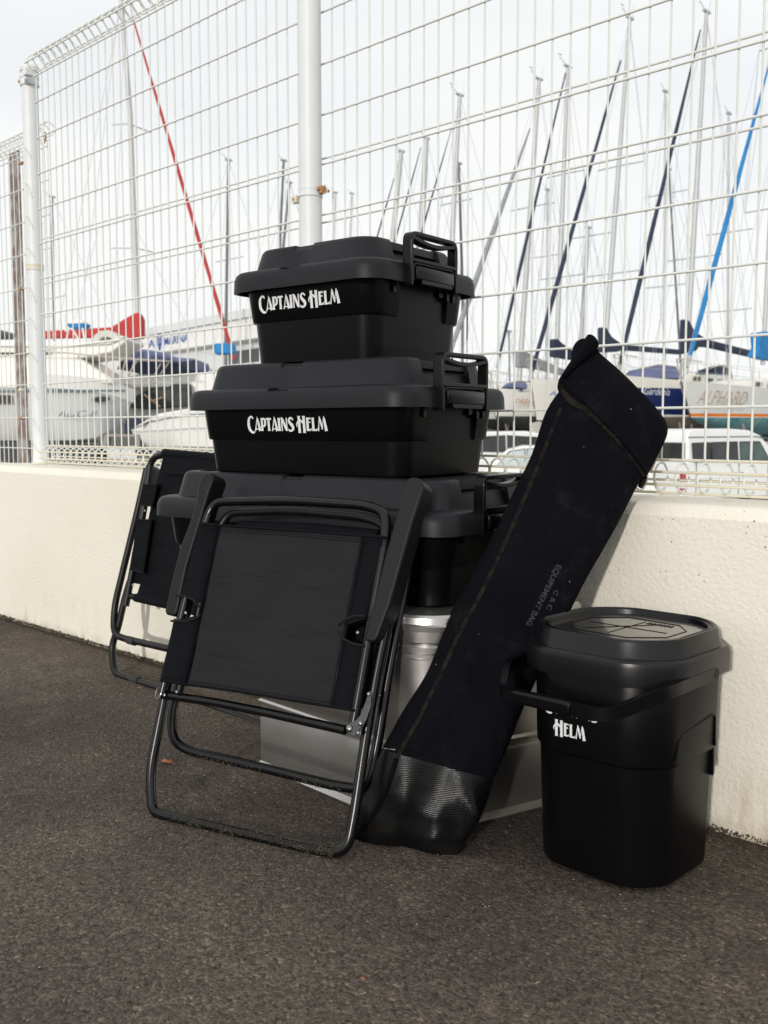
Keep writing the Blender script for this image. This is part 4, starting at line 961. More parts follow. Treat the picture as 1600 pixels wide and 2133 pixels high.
M['lid_top'] = mat('lid top with painted sheen', (.03, .028, .028), .2, spec=1.0, coat=.5, noise=(9, .6, (.018, .016, .017)), bump=(900, .2, .0004))  # sheen on the bin lid is put into this lighter base colour
M['lid_gloss'] = mat('bin lid plastic', (.0042, .0040, .0054), .28, spec=.34, noise=(9, .6, (.008, .0075, .009)), bump=(700, .25, .0005))
bin_()
# ================================================================ BOAT YARD BEYOND THE FENCE
GY = -.95
def wire_r(t, pts, r=.011, name='rigging_wire'):
    r *= .72
    mb = MB(); mb.tube(pts, r, 5); return mb.build(name, M['rig'], t)
def hull(t, x, yb, L, beam, zs, zw, bands, rake=.5, deck=M['gel'], sheer=.22, draft=.5, ground=GY, bow=1):
    """bow at yb pointing to -y. bands: list of (z_top, material, name) from the sheer down to zw"""
    T = [0, .012, .04, .09, .16, .25, .36, .5, .65, .8, .92, 1]
    def hb(s): return beam / 2 * (math.sin(min(s / .55, 1) * pi / 2) ** .85 if s < .55 else 1 - .28 * ((s - .55) / .45) ** 2) + .02
    def zsh(s): return zs - sheer * math.sin(min(s, .7) / .7 * pi / 2)
    def yy(s, z): return yb + s * (L - .0) + rake * max(0, 1 - (z - zw) / (zs - zw)) ** 1.0 * (1 - s) ** 3
    def hw(s, f): return hb(s) * f
    def row(s, z, f): return [(x + hw(s, f), yy(s, z), z)]
    zb = [b[0] for b in bands] + [zw]
    for i, (z0, m_, nm) in enumerate(bands):
        z1 = zb[i + 1]; mb = MB()
        for sx in (1, -1):
            rg = []
            for s in T:
                a = zsh(s) if i == 0 else z0; c = a if i == 0 else z0
                pts = []
                for k in range(4):
                    z = a + (z1 - a) * k / 3; g = (zs - z) / (zs - zw); f = 1 - .13 * g ** 1.5 - .25 * g * (1 - s) ** 4
                    pts.append((x + sx * hw(s, f), yy(s, z), z))
                rg.append(pts)
            mb.loft(rg, False, False)
        a = [(x + hw(1, .9), yb + L, zsh(1) if i == 0 else z0), (x - hw(1, .9), yb + L, zsh(1) if i == 0 else z0), (x - hw(1, .87), yb + L, z1), (x + hw(1, .87), yb + L, z1)]
        mb.add(a, [(0, 1, 2, 3)]); mb.build(nm, m_, t, smooth=50)
    return T, hb, zsh, yy
def bottom(t, x, yb, L, beam, zs, zw, H, m_, draft, rake):
    T, hb, zsh, yy = H; mb = MB(); rg = []
    for s in T:
        d = draft * (math.sin(min(max(s, 0) / .5, 1) * pi / 2) if s < .5 else 1 - .55 * ((s - .5) / .5) ** 2) + .03; w_ = hb(s) * (.87 - .25 * (1 - s) ** 4)
        y0 = yy(s, zw); rg.append([(x + w_, y0, zw), (x + w_ * .82, y0 + .03, zw - d * .45), (x + w_ * .45, y0 + .1, zw - d * .85), (x, y0 + .12, zw - d), (x - w_ * .45, y0 + .1, zw - d * .85), (x - w_ * .82, y0 + .03, zw - d * .45), (x - w_, y0, zw)])
    mb.loft(rg, False, False); mb.build('hull_bottom', m_, t, smooth=60)
    mb = MB(); ky = yb + L * .5; mb.loft([[(x + a * .09 * f, ky + b * q, z) for a, b in ((1, -.6), (1, .6), (0, 1), (-1, .6), (-1, -.6), (0, -1))] for f, q, z in ((1, .95, zw - draft * .9), (.9, .75, (zw - draft + GY) / 2), (1.3, .7, GY + .06))])
    mb.build('keel', m_, t)
    for s in (.25, .7):
        for sx in (1, -1):
            mb = MB(); p = Vector((x + sx * hb(s) * .75, yb + s * L, zw - draft * .35)); mb.tube([p, (p.x + sx * .35, p.y, GY)], .035, 6); mb.box((p.x + sx * .35, p.y, GY + .02), (.4, .4, .04)); mb.build('hull_stand', M['stand'], t)
def deckgear(t, x, yb, L, zsh, hb, m_=None, cabin=True):
    mb = MB(); rg = []
    for s in (.0, .03, .1, .2, .35, .55, .8, 1): rg.append([(x + hb(s) * .985, yb + s * L, zsh(s) - .01), (x, yb + s * L, zsh(s) + .05), (x - hb(s) * .985, yb + s * L, zsh(s) - .01)])
    mb.loft(rg, False, False); mb.build('deck', M['gel'], t)
    if cabin:
        mb = MB(); rg = []
        for s, w_, h in ((.24, .25, .03), (.27, .45, .16), (.36, .55, .30), (.6, .58, .40), (.64, .56, .42)):
            y = yb + s * L; hw_ = hb(s) * w_; z = zsh(s); rg.append([(x + hw_, y, z), (x + hw_ * .86, y, z + h), (x, y, z + h * 1.12), (x - hw_ * .86, y, z + h), (x - hw_, y, z)])
        mb.loft(rg); cb_ = mb.build('coach_roof', m_ or M['gel2'], t)
        mb = MB()
        for s in (.38, .46, .54): mb.box((x + hb(s) * .54, yb + s * L, zsh(s) + .17), (.03, .42, .12))
        mb.build('port_light', M['dark_glass'], cb_)
    # pulpit, stanchions and guard wires
    for sx in (1, -1):
        S = [.02, .16, .30, .44, .58, .72, .86, .98]; P = [Vector((x + sx * hb(s) * .93, yb + s * L, zsh(s))) for s in S]
        for p in P: mb = MB(); mb.tube([p, p + Vector((0, 0, .55))], .014, 5); mb.build('stanchion', M['rail'], t)
        for h in (.28, .55): wire_r(t, [p + Vector((0, 0, h)) for p in P], .007, 'guard_wire')
    p = P[0]; mb = MB(); q = [Vector((x + hb(.05) * 1.2, yb + .5, zsh(0) + .55)), Vector((x + .1, yb - .12, zsh(0) + .62)), Vector((x - .1, yb - .12, zsh(0) + .62)), Vector((x - hb(.05) * 1.2, yb + .5, zsh(0) + .55))]
    mb.tube(rpath(q, .1, 3), .018, 6); mb.tube([q[1], Vector((x + .04, yb + .1, zsh(0)))], .016, 5); mb.tube([q[2], Vector((x - .04, yb + .1, zsh(0)))], .016, 5); mb.build('pulpit', M['rail'], t)
def rig(t, x, base, top, r0, stay=None, stay_m=None, stay_r=.05, bow=None, spreads=(), yb=None, L=9, zd=2, hbm=1.3, mast_m='alu', head=True, stays=True):
    B = onX(*base, x); Tp = onX(*top, x)
    mb = MB(); mb.tube([B, B.lerp(Tp, .5), Tp], [r0, r0, r0 * .7], 10); ma = mb.build('mast', M[mast_m], t, smooth=60)
    if head:
        mb = MB(); mb.box(Tp + Vector((0, 0, .03)), (.10, .42, .06)); mb.tube([Tp, Tp + Vector((0, -.5, .22))], .012, 5); mb.tube([Tp + Vector((0, -.5, .14)), Tp + Vector((0, -.5, .34))], .012, 5); mb.tube([Tp + Vector((0, -.62, .32)), Tp + Vector((0, -.40, .32))], .014, 5)
        mb.tube([Tp + Vector((0, .2, 0)), Tp + Vector((.02, .22, .5))], .008, 4); mb.build('masthead', M['rig'], ma)
    sp = []
    for py, ln_ in spreads:
        f = (base[1] - py) / (base[1] - top[1]); p = B.lerp(Tp, f); mb = MB(); a = p + Vector((ln_, .12, .02)); b = p + Vector((-ln_, .12, .02)); mb.tube([a, p, b], .022, 6); mb.build('spreader', M['rig'], ma); sp.append((a, b))
    if stays and yb is not None:
        for sx in (0, 1):
            pts = [Tp - Vector((0, 0, .2))] + [s[sx] for s in sp] + [Vector((x + (1, -1)[sx] * hbm * .9, B.y + .2, zd))]; wire_r(t, pts, .010)
            wire_r(t, [B.lerp(Tp, .55), Vector((x + (1, -1)[sx] * hbm * .85, B.y - .4, zd))], .009); wire_r(t, [B.lerp(Tp, .55), Vector((x + (1, -1)[sx] * hbm * .85, B.y + .7, zd))], .009)
        wire_r(t, [Tp, Vector((x, yb + L, zd + .1))], .010); wire_r(t, [Tp, Vector((x, yb + .1, zd + .2))], .009)
    if stay:
        a = onX(*stay[0], x); b = onX(*stay[1], x); n = 9; stay_r *= .8; rs = [stay_r * (.25 + .95 * math.sin(pi * min(k / n * .62 + .05, .5)) * (1 - .25 * max(0, k / n - .85) / .15)) * random.uniform(.93, 1.07) for k in range(n + 1)]
        mb = MB(); mb.tube([a.lerp(b, k / n) for k in range(n + 1)], rs, 8); f = mb.build('furled_sail', M[stay_m], t, smooth=60)
        mb = MB(); mb.tube([b, b + (b - a).normalized() * .35], stay_r * 1.1, 8); mb.build('furler_drum', M['rig'], f)
    return B, Tp
def cover(t, P, x, m_, th=.22, name='boom_cover'):
    pts = [onX(px, py, x + th / 2) for px, py in P]; mb = MB(); mb.prism(pts, (-th, 0, 0)); return fixnorm(mb.build(name, M[m_], t, smooth=50, bevel=.05))
def sailboat(label, bow, D, L, beam, zw, bands, bot, mast, top, r0, rake=.5, draft=.5, group='sailing yachts laid up on stands', **k):
    B = atD(*bow, D); x, yb, zs = B.x, B.y, B.z
    t = thing('sailing_yacht', label, 'sailing yacht', (x, yb + L / 2, GY), 0, group)
    bands = [(b[0] if b[0] is not None else zs, b[1], b[2]) for b in bands]
    H = hull(t, x, yb, L, beam, zs, zw, bands, rake=rake)
    bottom(t, x, yb, L, beam, zs, zw, H, bot, draft, rake)
    deckgear(t, x, yb, L, H[2], H[1])
    rig(t, x, mast, top, r0, yb=yb, L=L, zd=zs - .1, hbm=beam / 2, **k)
    return t, x, yb, H
def fleck(px, py, D): return atD(px, py, D)

# white yacht with orange stripe
tA, xA, yA, HA = sailboat('white yacht with orange stripe and teal bottom above the van roof', (1419, 794), 28, 9.2, 3.0, 1.02,
    [(None, M['gel3'], 'topsides'), (1.13, M['orange'], 'orange_stripe'), (1.04, M['gel'], 'boot_line')], M['teal'], (1589, 760), (1634, -120), .075, rake=.62, draft=.5,
    stay=((1604, 128), (1437, 742)), stay_m='sky_blue', stay_r=.085, spreads=((430, .9), (90, .7)))
cover(tA, [(1580, 693), (1600, 690), (1625, 712), (1700, 745), (1700, 762), (1620, 752), (1588, 748), (1573, 742), (1583, 722)], xA, 'sky_blue', .3)
o = onX(1462, 846, xA + 1.02); o2 = onX(1612, 850, xA + 1.4)
text('ALPHARD', (xA + .80, o.y + .12, o.z + .06), (o2 - o) * Vector((1, 1, 0)) * 1, (0.06, 0, 1), .58, M['gold_text'], tA, shear=.6, bold=-.006, width=2.6)
# navy yacht
tG, xG, yG, HG = sailboat('navy blue hulled yacht with white name script beyond the bag', (1287, 782), 29.6, 9.4, 3.0, 1.06,
    [(None, M['gel2'], 'white_strake'), (1.93, M['navy_hull'], 'topsides'), (1.12, M['gel'], 'boot_line')], M['brown_bottom'], (1428, 790), (1472, 26), .085, rake=.5,
    stay=((1459, 62), (1291, 760)), stay_m='navy', stay_r=.075, spreads=((355 - 64, .8), (535, .95)))
cover(tG, [(1430, 664), (1437, 668), (1449, 690), (1474, 706), (1600, 738), (1620, 752), (1590, 748), (1480, 723), (1458, 722), (1452, 731), (1430, 733)], xG, 'navy', .25)
text('Gardenia', (xG + 1.43, onX(1334, 831, xG + 1.35).y, 1.66), (.05, 1, 0), (0, 0, 1), .30, M['white_text'], tG, shear=.4, width=1.35)
# white yacht, blue letters
tN, xN, yN, HN = sailboat('cream white yacht with blue letters, just left of the bag top', (1105, 789), 31.6, 9.0, 3.0, .98,
    [(None, M['gel2'], 'topsides'), (1.05, M['gel'], 'boot_line')], M['brown_bottom'], (1255, 800), (1312, 39), .085, rake=.35,
    stay=((1293, 126), (1108, 775)), stay_m='navy', stay_r=.08, spreads=((345, .9), (570, 1.05)))
cover(tN, [(1257, 681), (1265, 683), (1276, 701), (1298, 717), (1420, 728), (1440, 736), (1420, 738), (1300, 729), (1288, 733), (1257, 734)], xN, 'navy', .25)
text('AES', (xN + .80, onX(1143, 820, xN + .8).y, 1.72), (.35, 1, 0), (0, 0, 1), .24, M['blue_line'], tN, shear=.3, width=.75)
# small white yacht further left
tR, xR, yR, HR = sailboat('white yacht with tan name letters, between the box stack and the bag', (1022, 812), 33, 8.0, 2.8, 1.05,
    [(None, M['gel'], 'topsides'), (1.22, M['gel2'], 'lower_strake'), (1.12, M['dark_bottom'], 'boot_line')], M['dark_bottom'], (1157, 800), (1183, 140), .085, rake=.3, draft=.6,
    stay=((1178, 152), (1040, 745)), stay_m='navy', stay_r=.06, spreads=((575, .9), (360, .8)))
cover(tR, [(1154, 706), (1164, 706), (1172, 714), (1200, 733), (1240, 746), (1235, 756), (1154, 743)], xR, 'navy', .25)
text('DREAM', (xR + .62, onX(1071, 843, xR + .62).y, 1.55), (.35, 1, 0), (0, 0, 1), .20, M['tan_text'], tR, shear=.3, width=.95)
tB, xB, yB, HB = sailboat('yacht with grey sail cover, its hull hidden behind the middle box', (940, 806), 34.5, 8.6, 2.8, 1.05,
    [(None, M['gel'], 'topsides')], M['dark_bottom'], (1081, 800), (1123, 166), .10, rake=.3,
    stay=((1104, 268), (944, 715)), stay_m='grey_sail', stay_r=.10, spreads=((430, 1.0),))
cover(tB, [(1080, 733), (1095, 731), (1116, 742), (1166, 765), (1200, 776), (1190, 784), (1120, 768), (1082, 764)], xB, 'grey_sail', .3)
tC, xC, yC, HC = sailboat('yacht whose pale mast stands right behind the top box handle', (850, 815), 37, 8.6, 2.8, 1.1,
    [(None, M['gel'], 'topsides')], M['dark_bottom'], (926, 800), (958, 199), .10, rake=.3, stay=((940, 270), (868, 520)), stay_m='navy', stay_r=.035, spreads=((420, .8),))
# canvas spray hoods and stainless arches
def hood(P, D, label, m_='canvas'):
    t = thing('spray_hood', label, 'canvas hood', atD(*P[0], D), 0, 'canvas hoods on the yachts')
    pts = [atD(px, py, D) for px, py in P]; c = sum(pts, Vector()) / len(pts); mb = MB(); rg = []
    for s, sc_ in ((0, .86), (.12, 1), (.9, 1), (1.1, .9)): rg.append([Vector((c.x, c.y, pts[0].z)) + (p - Vector((c.x, c.y, pts[0].z))) * sc_ + F0 * (s * 1.3) for p in pts])
    mb.loft(rg); fixnorm(mb.build('canvas', M[m_], t, smooth=50))
    mb = MB(); mb.tube(rpath([p - F0 * .02 for p in pts[1:-1]], .1, 3), .02, 6); mb.build('hoop', M['rail'], t)
hood([(1312, 786), (1330, 768), (1372, 759), (1412, 764), (1426, 788)], 30.5, 'blue canvas hood on the deck of the navy yacht')
hood([(1468, 788), (1476, 768), (1500, 760), (1526, 766), (1530, 788)], 34, 'dark hood behind the bow of the orange striped yacht', 'navy')
hood([(1052, 806), (1062, 797), (1084, 792), (1098, 796), (1100, 808)], 33.6, 'small blue cover on the yacht with tan letters', 'canvas')
# further masts, each with its yacht
def far(label, top, base, D, r0=.07, m_='alu_dark', spreads=(), stay=None, st_m='navy', sr=.03):
    Bp = atD(*base, D); x = Bp.x; L = 8; yb = Bp.y - 3.2; beam = 2.5; zs = 1.4
    t = thing('sailing_yacht', label, 'sailing yacht', (x, Bp.y, GY), 0, 'far yachts seen mostly as bare masts')
    H = hull(t, x, yb, L, beam, zs, .5, [(zs, M['gel'], 'topsides')], rake=.3); bottom(t, x, yb, L, beam, zs, .5, H, M['dark_bottom'], .4, .3)
    mb = MB(); rg = [[(x + H[1](s) * .98, yb + s * L, H[2](s)), (x, yb + s * L, H[2](s) + .12), (x - H[1](s) * .98, yb + s * L, H[2](s))] for s in (0, .1, .3, .6, 1)]; mb.loft(rg, False, False); mb.build('deck', M['gel'], t)
    Tp = onX(*top, x); b0 = Vector((x, Bp.y, H[2](.4))); mb = MB(); mb.tube([b0, Bp, Tp], [r0, r0, r0 * .75], 8); ma = mb.build('mast', M[m_], t, smooth=60)
    mb = MB(); mb.box(Tp, (.1, .3, .08)); mb.tube([Tp, Tp + Vector((0, -.35, .2))], .012, 4); mb.build('masthead', M['rig'], ma)
    for py in spreads:
        f = (base[1] - py) / (base[1] - top[1]); p = Bp.lerp(Tp, f); mb = MB(); mb.tube([p + Vector((.9, .1, .03)), p, p + Vector((-.9, .1, .03))], .022, 5); mb.build('spreader', M['rig'], ma)
    wire_r(t, [Tp, Vector((x, yb, zs))], .010); wire_r(t, [Tp, Vector((x, yb + L, zs - .2))], .010)
    for sx in (1, -1): wire_r(t, [Tp, Vector((x + sx * 1.1, Bp.y, zs - .2))], .010)
    if stay: a = onX(*stay[0], x); b = onX(*stay[1], x); mb = MB(); mb.tube([a, a.lerp(b, .4), b], [sr * .5, sr, sr], 6); mb.build('furled_sail', M[st_m], t)
far('far yacht with dark mast left of the round middle post', (476, 333), (470, 740), 40, .07, spreads=(540,))
far('far yacht with black mast touching the middle post on its left', (591, 334), (581, 560), 42, .06, spreads=())
far('far yacht with slanting black mast nearest the middle post', (603, 380), (586, 560), 44, .07)
far('far yacht with pale mast and dark forestay above the top box', (836, 315), (812, 560), 38, .11, 'alu', stay=((821, 372), (778, 520)))
far('far yacht with thick pale mast above the box handle', (888, 288), (874, 560), 38, .13, 'alu', stay=((877, 307), (818, 520)))
far('far yacht with dark leaning mast beside the pale mast', (956, 340), (964, 620), 40, .06)
far('distant yacht with short pale mast above the left of the top box', (699, 401), (693, 560), 55, .06, 'alu')
far('distant yacht with short pale mast above the middle of the top box', (733, 403), (728, 560), 55, .07, 'alu')
far('far yacht with grey mast left of the rolled bag mouth', (1225, 474), (1206, 790), 36, .09, 'alu', spreads=(492,))
far('far yacht with thin grey mast between two pale masts', (1141, 395), (1138, 760), 42, .05, 'alu', spreads=(532,))
far('far yacht with straight thin mast beside the dark forestay', (1386, 190), (1383, 760), 38, .05, 'alu', spreads=(400, 593))
far('far yacht with slim grey mast right of the tallest mast', (1518, 236), (1516, 760), 38, .06, 'alu', spreads=(480, 645))
far('far yacht with curved brown spar right of the dark forestay', (1393, 352), (1418, 760), 40, .05, 'alu_dark')
far('far yacht with slim mast behind the left fence panel', (108, 410), (113, 740), 42, .07, 'alu_dark', spreads=(620,))
far('far yacht with dark thin mast just right of the box stack', (1060, 780 - 90), (1062, 800), 40, .035)
# red covered yacht, bow to the right
def red_yacht():
    D = 32; n = F0; t = thing('sailing_yacht', 'yacht with red sail cover and long red furled sail at left', 'sailing yacht', atD(300, 893, D) * Vector((1, 1, 0)) + Vector((0, 0, GY)), 0, 'sailing yachts laid up on stands')
    P = lambda px, py, d=0: atD(px, py, D + d)
    B = P(291, 700); Tp = P(240, -160); mb = MB(); mb.tube([P(292, 790), P(271, 236), Tp], [.085, .082, .06], 12); ma = mb.build('mast', M['alu'], t, smooth=60)
    for py, x0, x1, py2 in ((258, 233, 268, 260), (517, 231, 283, 517)):
        mb = MB(); c = P((x1), py); mb.tube([P(x0, py2), c, c + R0 * .5 + F0 * .9], .018, 6); mb.build('spreader', M['rig'], ma)
    mb = MB(); a = P(277, 38); b = P(488, 748); k = 12; mb.tube([a.lerp(b, i / k) for i in range(k + 1)], [.022 + .040 * math.sin(pi * min(i / k * .7 + .02, .5)) * (1 + .12 * sin(i * 2.7)) for i in range(k + 1)], 9); mb.build('furled_sail', M['red'], t, smooth=60)
    mb = MB(); mb.tube([P(262, -40), P(276, 34)], .02, 5); mb.build('halyard', M['rig'], t)
    mb = MB(); mb.prism([P(*q, -.2) for q in ((282, 651), (291, 652), (297, 665), (297, 704), (266, 708), (236, 702), (90, 704), (60, 706), (60, 691), (232, 681), (258, 664))], F0 * .4); fixnorm(mb.build('boom_cover', M['red'], t, smooth=50, bevel=.06))
    for q in ((200, 700, 470, 742), (205, 480, 150, 690)):
        wire_r(t, [P(q[0], q[1]), P(q[2], q[3])], .010)
    for a, b in (((262, -40), (120, 690)), ((255, -40), (165, 690)), ((285, 480), (420, 735)), ((262, -40), (236, 690))): wire_r(t, [P(*a), P(*b, 1.0)], .010)
    # hull
    mb = MB(); rg = []
    for px, hb_, zt_, zb_ in ((-60, 1.0, 748, 900), (60, 1.35, 748, 925), (200, 1.45, 750, 935), (330, 1.2, 753, 925), (430, .6, 758, 895), (490, .05, 762, 860)):
        rg.append([P(px, zt_, -hb_), P(px, (zt_ + zb_) / 2, -hb_ * .95), P(px, zb_, -hb_ * .3), P(px, zb_, hb_ * .3), P(px, (zt_ + zb_) / 2, hb_ * .95), P(px, zt_, hb_)])
    mb.loft(rg); fixnorm(mb.build('hull', M['gel'], t, smooth=50))
    mb = MB(); mb.prism([P(*q, -.6) for q in ((120, 750), (140, 722), (280, 722), (330, 750))], F0 * 1.2); fixnorm(mb.build('coach_roof', M['gel'], t, bevel=.05))
    mb = MB(); p = P(200, 930); mb.box((p.x, p.y, (p.z + GY) / 2), (.5, .5, p.z - GY)); mb.build('keel', M['dark_bottom'], t)
red_yacht()
# white motor cruiser whose bow shows at left
def slab(t, name, P, D, depth, m_, bevel=.06, grow=None):
    mb = MB(); mb.prism([atD(px, py, D) for px, py in P], F0 * depth); return fixnorm(mb.build(name, M[m_], t, smooth=45, bevel=bevel))
def cruiser():
    D = 26.5; t = thing('motor_cruiser', 'large white motor cruiser at left with grey name letters on its bow', 'motor cruiser', atD(80, 893, D) * Vector((1, 1, 0)) + Vector((0, 0, GY)), 0, 'motor boats on the hard')
    mb = MB(); rg = []; st = ((-260, 1.5, 780, 916, 980), (-60, 1.6, 779, 916, 980), (90, 1.55, 780, 917, 976), (150, 1.35, 783, 917, 966), (200, 1.0, 789, 912, 945), (240, .62, 797, 890, 902), (262, .34, 805, 862, 870), (279, .05, 812, 826, 828))
    def zz(px, py, hb_): return atD(px, py, D - hb_)
    for px, hb_, zt_, zc, zk in st:
        N = [zz(px, zt_, hb_), zz(px, zt_ + .55 * min(30, zc - zt_ - 8), hb_ * 1.0), zz(px, zc, hb_ * .86)]
        rg.append(N + [zz(px, zk, hb_ * .05), zz(px, zc, -hb_ * .86), zz(px, zt_ + .55 * min(30, zc - zt_ - 8), -hb_), zz(px, zt_, -hb_)])
    mb.loft(rg); fixnorm(mb.build('hull', M['gel3'], t, smooth=50))
    def skin(name, y0, y1, m_, off=.03, x1=279):
        mb = MB(); rg = []
        for i in range(15):
            px = -100 + (x1 + 100) * i / 14
            j = max(k for k in range(len(st)) if st[k][0] <= px + .01); j = min(j, len(st) - 2); f = (px - st[j][0]) / (st[j + 1][0] - st[j][0]); hb_ = st[j][1] * (1 - f) + st[j + 1][1] * f
            tz = st[j][2] * (1 - f) + st[j + 1][2] * f
            a = y0 if y0 is not None else tz - 1; g = .96 if y0 and y0 > 900 else 1
            rg.append([zz(px, a, hb_ * g + off), zz(px, y1 if y1 is not None else tz + 28, hb_ * g + off), zz(px, y1 if y1 is not None else tz + 28, hb_ * g * .9), zz(px, a, hb_ * g * .9)])
        mb.loft(rg); return fixnorm(mb.build(name, M[m_], t, smooth=50))
    skin('gunwale', None, None, 'gel', .05)
    skin('rubbing_strake', 812, 815, 'grey_text', .09, 262)
    skin('boot_stripe', 917.5, 920.5, 'dark_glass', .03, 205); skin('antifouling_and_shade', 925, 958, 'dark_bottom', .015, 190)  # antifouling band runs deep: shade under the hull put into its dark colour
    pts = []
    for k in range(16):
        a = 2 * pi * k / 16; pts.append((209 + 18 * cos(a) * (1 + .1 * cos(a)), 831.5 + 6 * sin(a) - 2.5 * cos(a) * .6))
    mb = MB(); mb.prism([zz(x, y, 1.12 - (x - 190) * .0055) for x, y in pts], F0 * .1); fixnorm(mb.build('hull_window', M['dark_glass'], t))
    mb = MB(); mb.prism([zz(x, y, 1.64) for x, y in ((-60, 822), (21, 823), (21, 840), (-60, 841))], F0 * .1); fixnorm(mb.build('hull_window', M['dark_glass'], t))
    q0 = zz(120, 869, 1.53); q1 = zz(196, 869, 1.20)
    text('ALiC-II', q0 - F0 * .06, q1 - q0, (0, 0, 1), .25, M['grey_text'], t, shear=.3, width=1.0)
    slab(t, 'deckhouse', [(-200, 744), (60, 742), (170, 748), (236, 790), (236, 799), (-200, 799)], D - .95, 1.9, 'gel2')
    slab(t, 'deckhouse_window', [(-60, 733), (104, 735), (106, 738), (-60, 737)], D - .97, .1, 'dark_glass', None)
    slab(t, 'flybridge', [(-200, 716), (40, 712), (120, 716), (228, 712), (262, 702), (268, 708), (232, 735), (160, 748), (-200, 746)], D - .9, 1.8, 'gel2')
    slab(t, 'flybridge_coaming', [(-200, 706), (90, 708), (180, 712), (236, 707), (250, 700), (262, 701), (228, 717), (120, 723), (-200, 720)], D - 1.0, 2.0, 'gel')
    slab(t, 'seat_canvas', [(190, 712), (196, 698), (208, 689), (226, 687), (240, 694), (250, 706), (238, 709), (226, 702), (212, 702), (204, 714)], D - .4, .8, 'cream_cloth', .03)
    s = slab(t, 'bimini_frame', [(-80, 682), (-10, 684), (6, 690), (-10, 700), (-80, 700)], D - .6, 1.2, 'alu_dark', .03)
    # radar mast with blue cover
    r_ = slab(t, 'radar_cover', [(137, 675), (150, 668), (168, 667), (177, 674), (170, 683), (144, 683)], D - .3, .6, 'sky_blue', .03)
    slab(t, 'radar_top', [(140, 674), (150, 666), (168, 665), (175, 673)], D - .32, .62, 'gel', .02)
    for a, b in (((143, 683), (138, 712)), ((172, 683), (178, 714)), ((150, 683), (175, 728)), ((134, 655), (137, 690))):
        mb = MB(); mb.tube([atD(*a, D - .3), atD(*b, D - .3)], .025, 6); mb.build('radar_leg', M['gel'], t)
    # bow rail, stained
    pr = [(70, 733), (140, 735), (200, 741), (262, 747), (340, 752)]
    for dd in (-.9, .4):
        mb = MB(); mb.tube([atD(x, y, D + dd) for x, y in pr], .022, 6); mb.build('bow_rail', M['rail'], t)
    for x, y, x2, y2 in ((165, 738, 150, 790), (228, 744, 208, 788), (262, 748, 250, 796), (283, 748, 262, 800)):
        mb = MB(); mb.tube([atD(x, y, D - .9), atD(x2, y2, D - .9)], .02, 6); mb.build('rail_post', M['rail'], t)
    for px in (-140, 20, 150):
        mb = MB(); p = zz(px, 936, .6); mb.tube([p, (p.x, p.y, GY)], .06, 8); mb.build('hull_stand', M['stand'], t)
cruiser()
def sport_cruiser():
    D = 30; t = thing('motor_cruiser', 'white cabin cruiser with faded navy tent, left of the middle box', 'motor cruiser', atD(340, 893, D) * Vector((1, 1, 0)) + Vector((0, 0, GY)), 0, 'motor boats on the hard')
    slab(t, 'hull', [(236, 790), (300, 778), (420, 776), (560, 778), (560, 905), (300, 900), (262, 862)], D - 1.2, 2.4, 'gel')
    slab(t, 'canvas_tent', [(244, 768), (254, 745), (262, 738), (298, 727), (331, 732), (369, 744), (408, 747), (410, 758), (406, 771), (366, 780), (290, 777)], D - 1.25, 2.2, 'canvas', .08)
    slab(t, 'tent_side', [(244, 769), (252, 752), (365, 755), (407, 750), (406, 771), (366, 780.5), (290, 777.5)], D - 1.28, .05, 'navy', None)
    slab(t, 'roof_overhang', [(258, 803), (275, 797), (352, 795), (357, 800), (352, 806), (270, 808)], D - 1.55, .6, 'gel', .04)
    slab(t, 'black_canopy', [(262, 848), (284, 824), (305, 812), (331, 807), (361, 800), (394, 799), (400, 845), (331, 851), (305, 853)], D - 1.5, .5, 'dark_bottom', .03)
    for a, b in (((272, 796), (258, 845)), ((352, 755), (320, 800)), ((335, 757), (312, 799)), ((286, 752), (262, 788)), ((262, 800), (286, 815))):
        mb = MB(); mb.tube([atD(*a, D - 1.7), atD(*b, D - 1.7)], .02, 6); mb.build('rail_post', M['rail'], t)
    mb = MB(); mb.tube([atD(x, y, D - 1.7) for x, y in ((255, 740), (290, 750), (360, 753))], .02, 6); mb.build('grab_rail', M['rail'], t)
    mb = MB(); p = atD(318, 832, D - 1.7); 
    for a, b in (((300, 822), (322, 838)), ((318, 835), (338, 828)), ((322, 838), (334, 848))): mb.tube([atD(*a, D - 1.7), atD(*b, D - 1.7)], .03, 5)
    mb.build('mooring_gear', M['leather'], t)
    for px in (300, 420): p = atD(px, 900, D); mb = MB(); mb.box((p.x, p.y, (p.z + GY) / 2), (.4, .4, p.z - GY)); mb.build('cradle', M['stand'], t)
sport_cruiser()
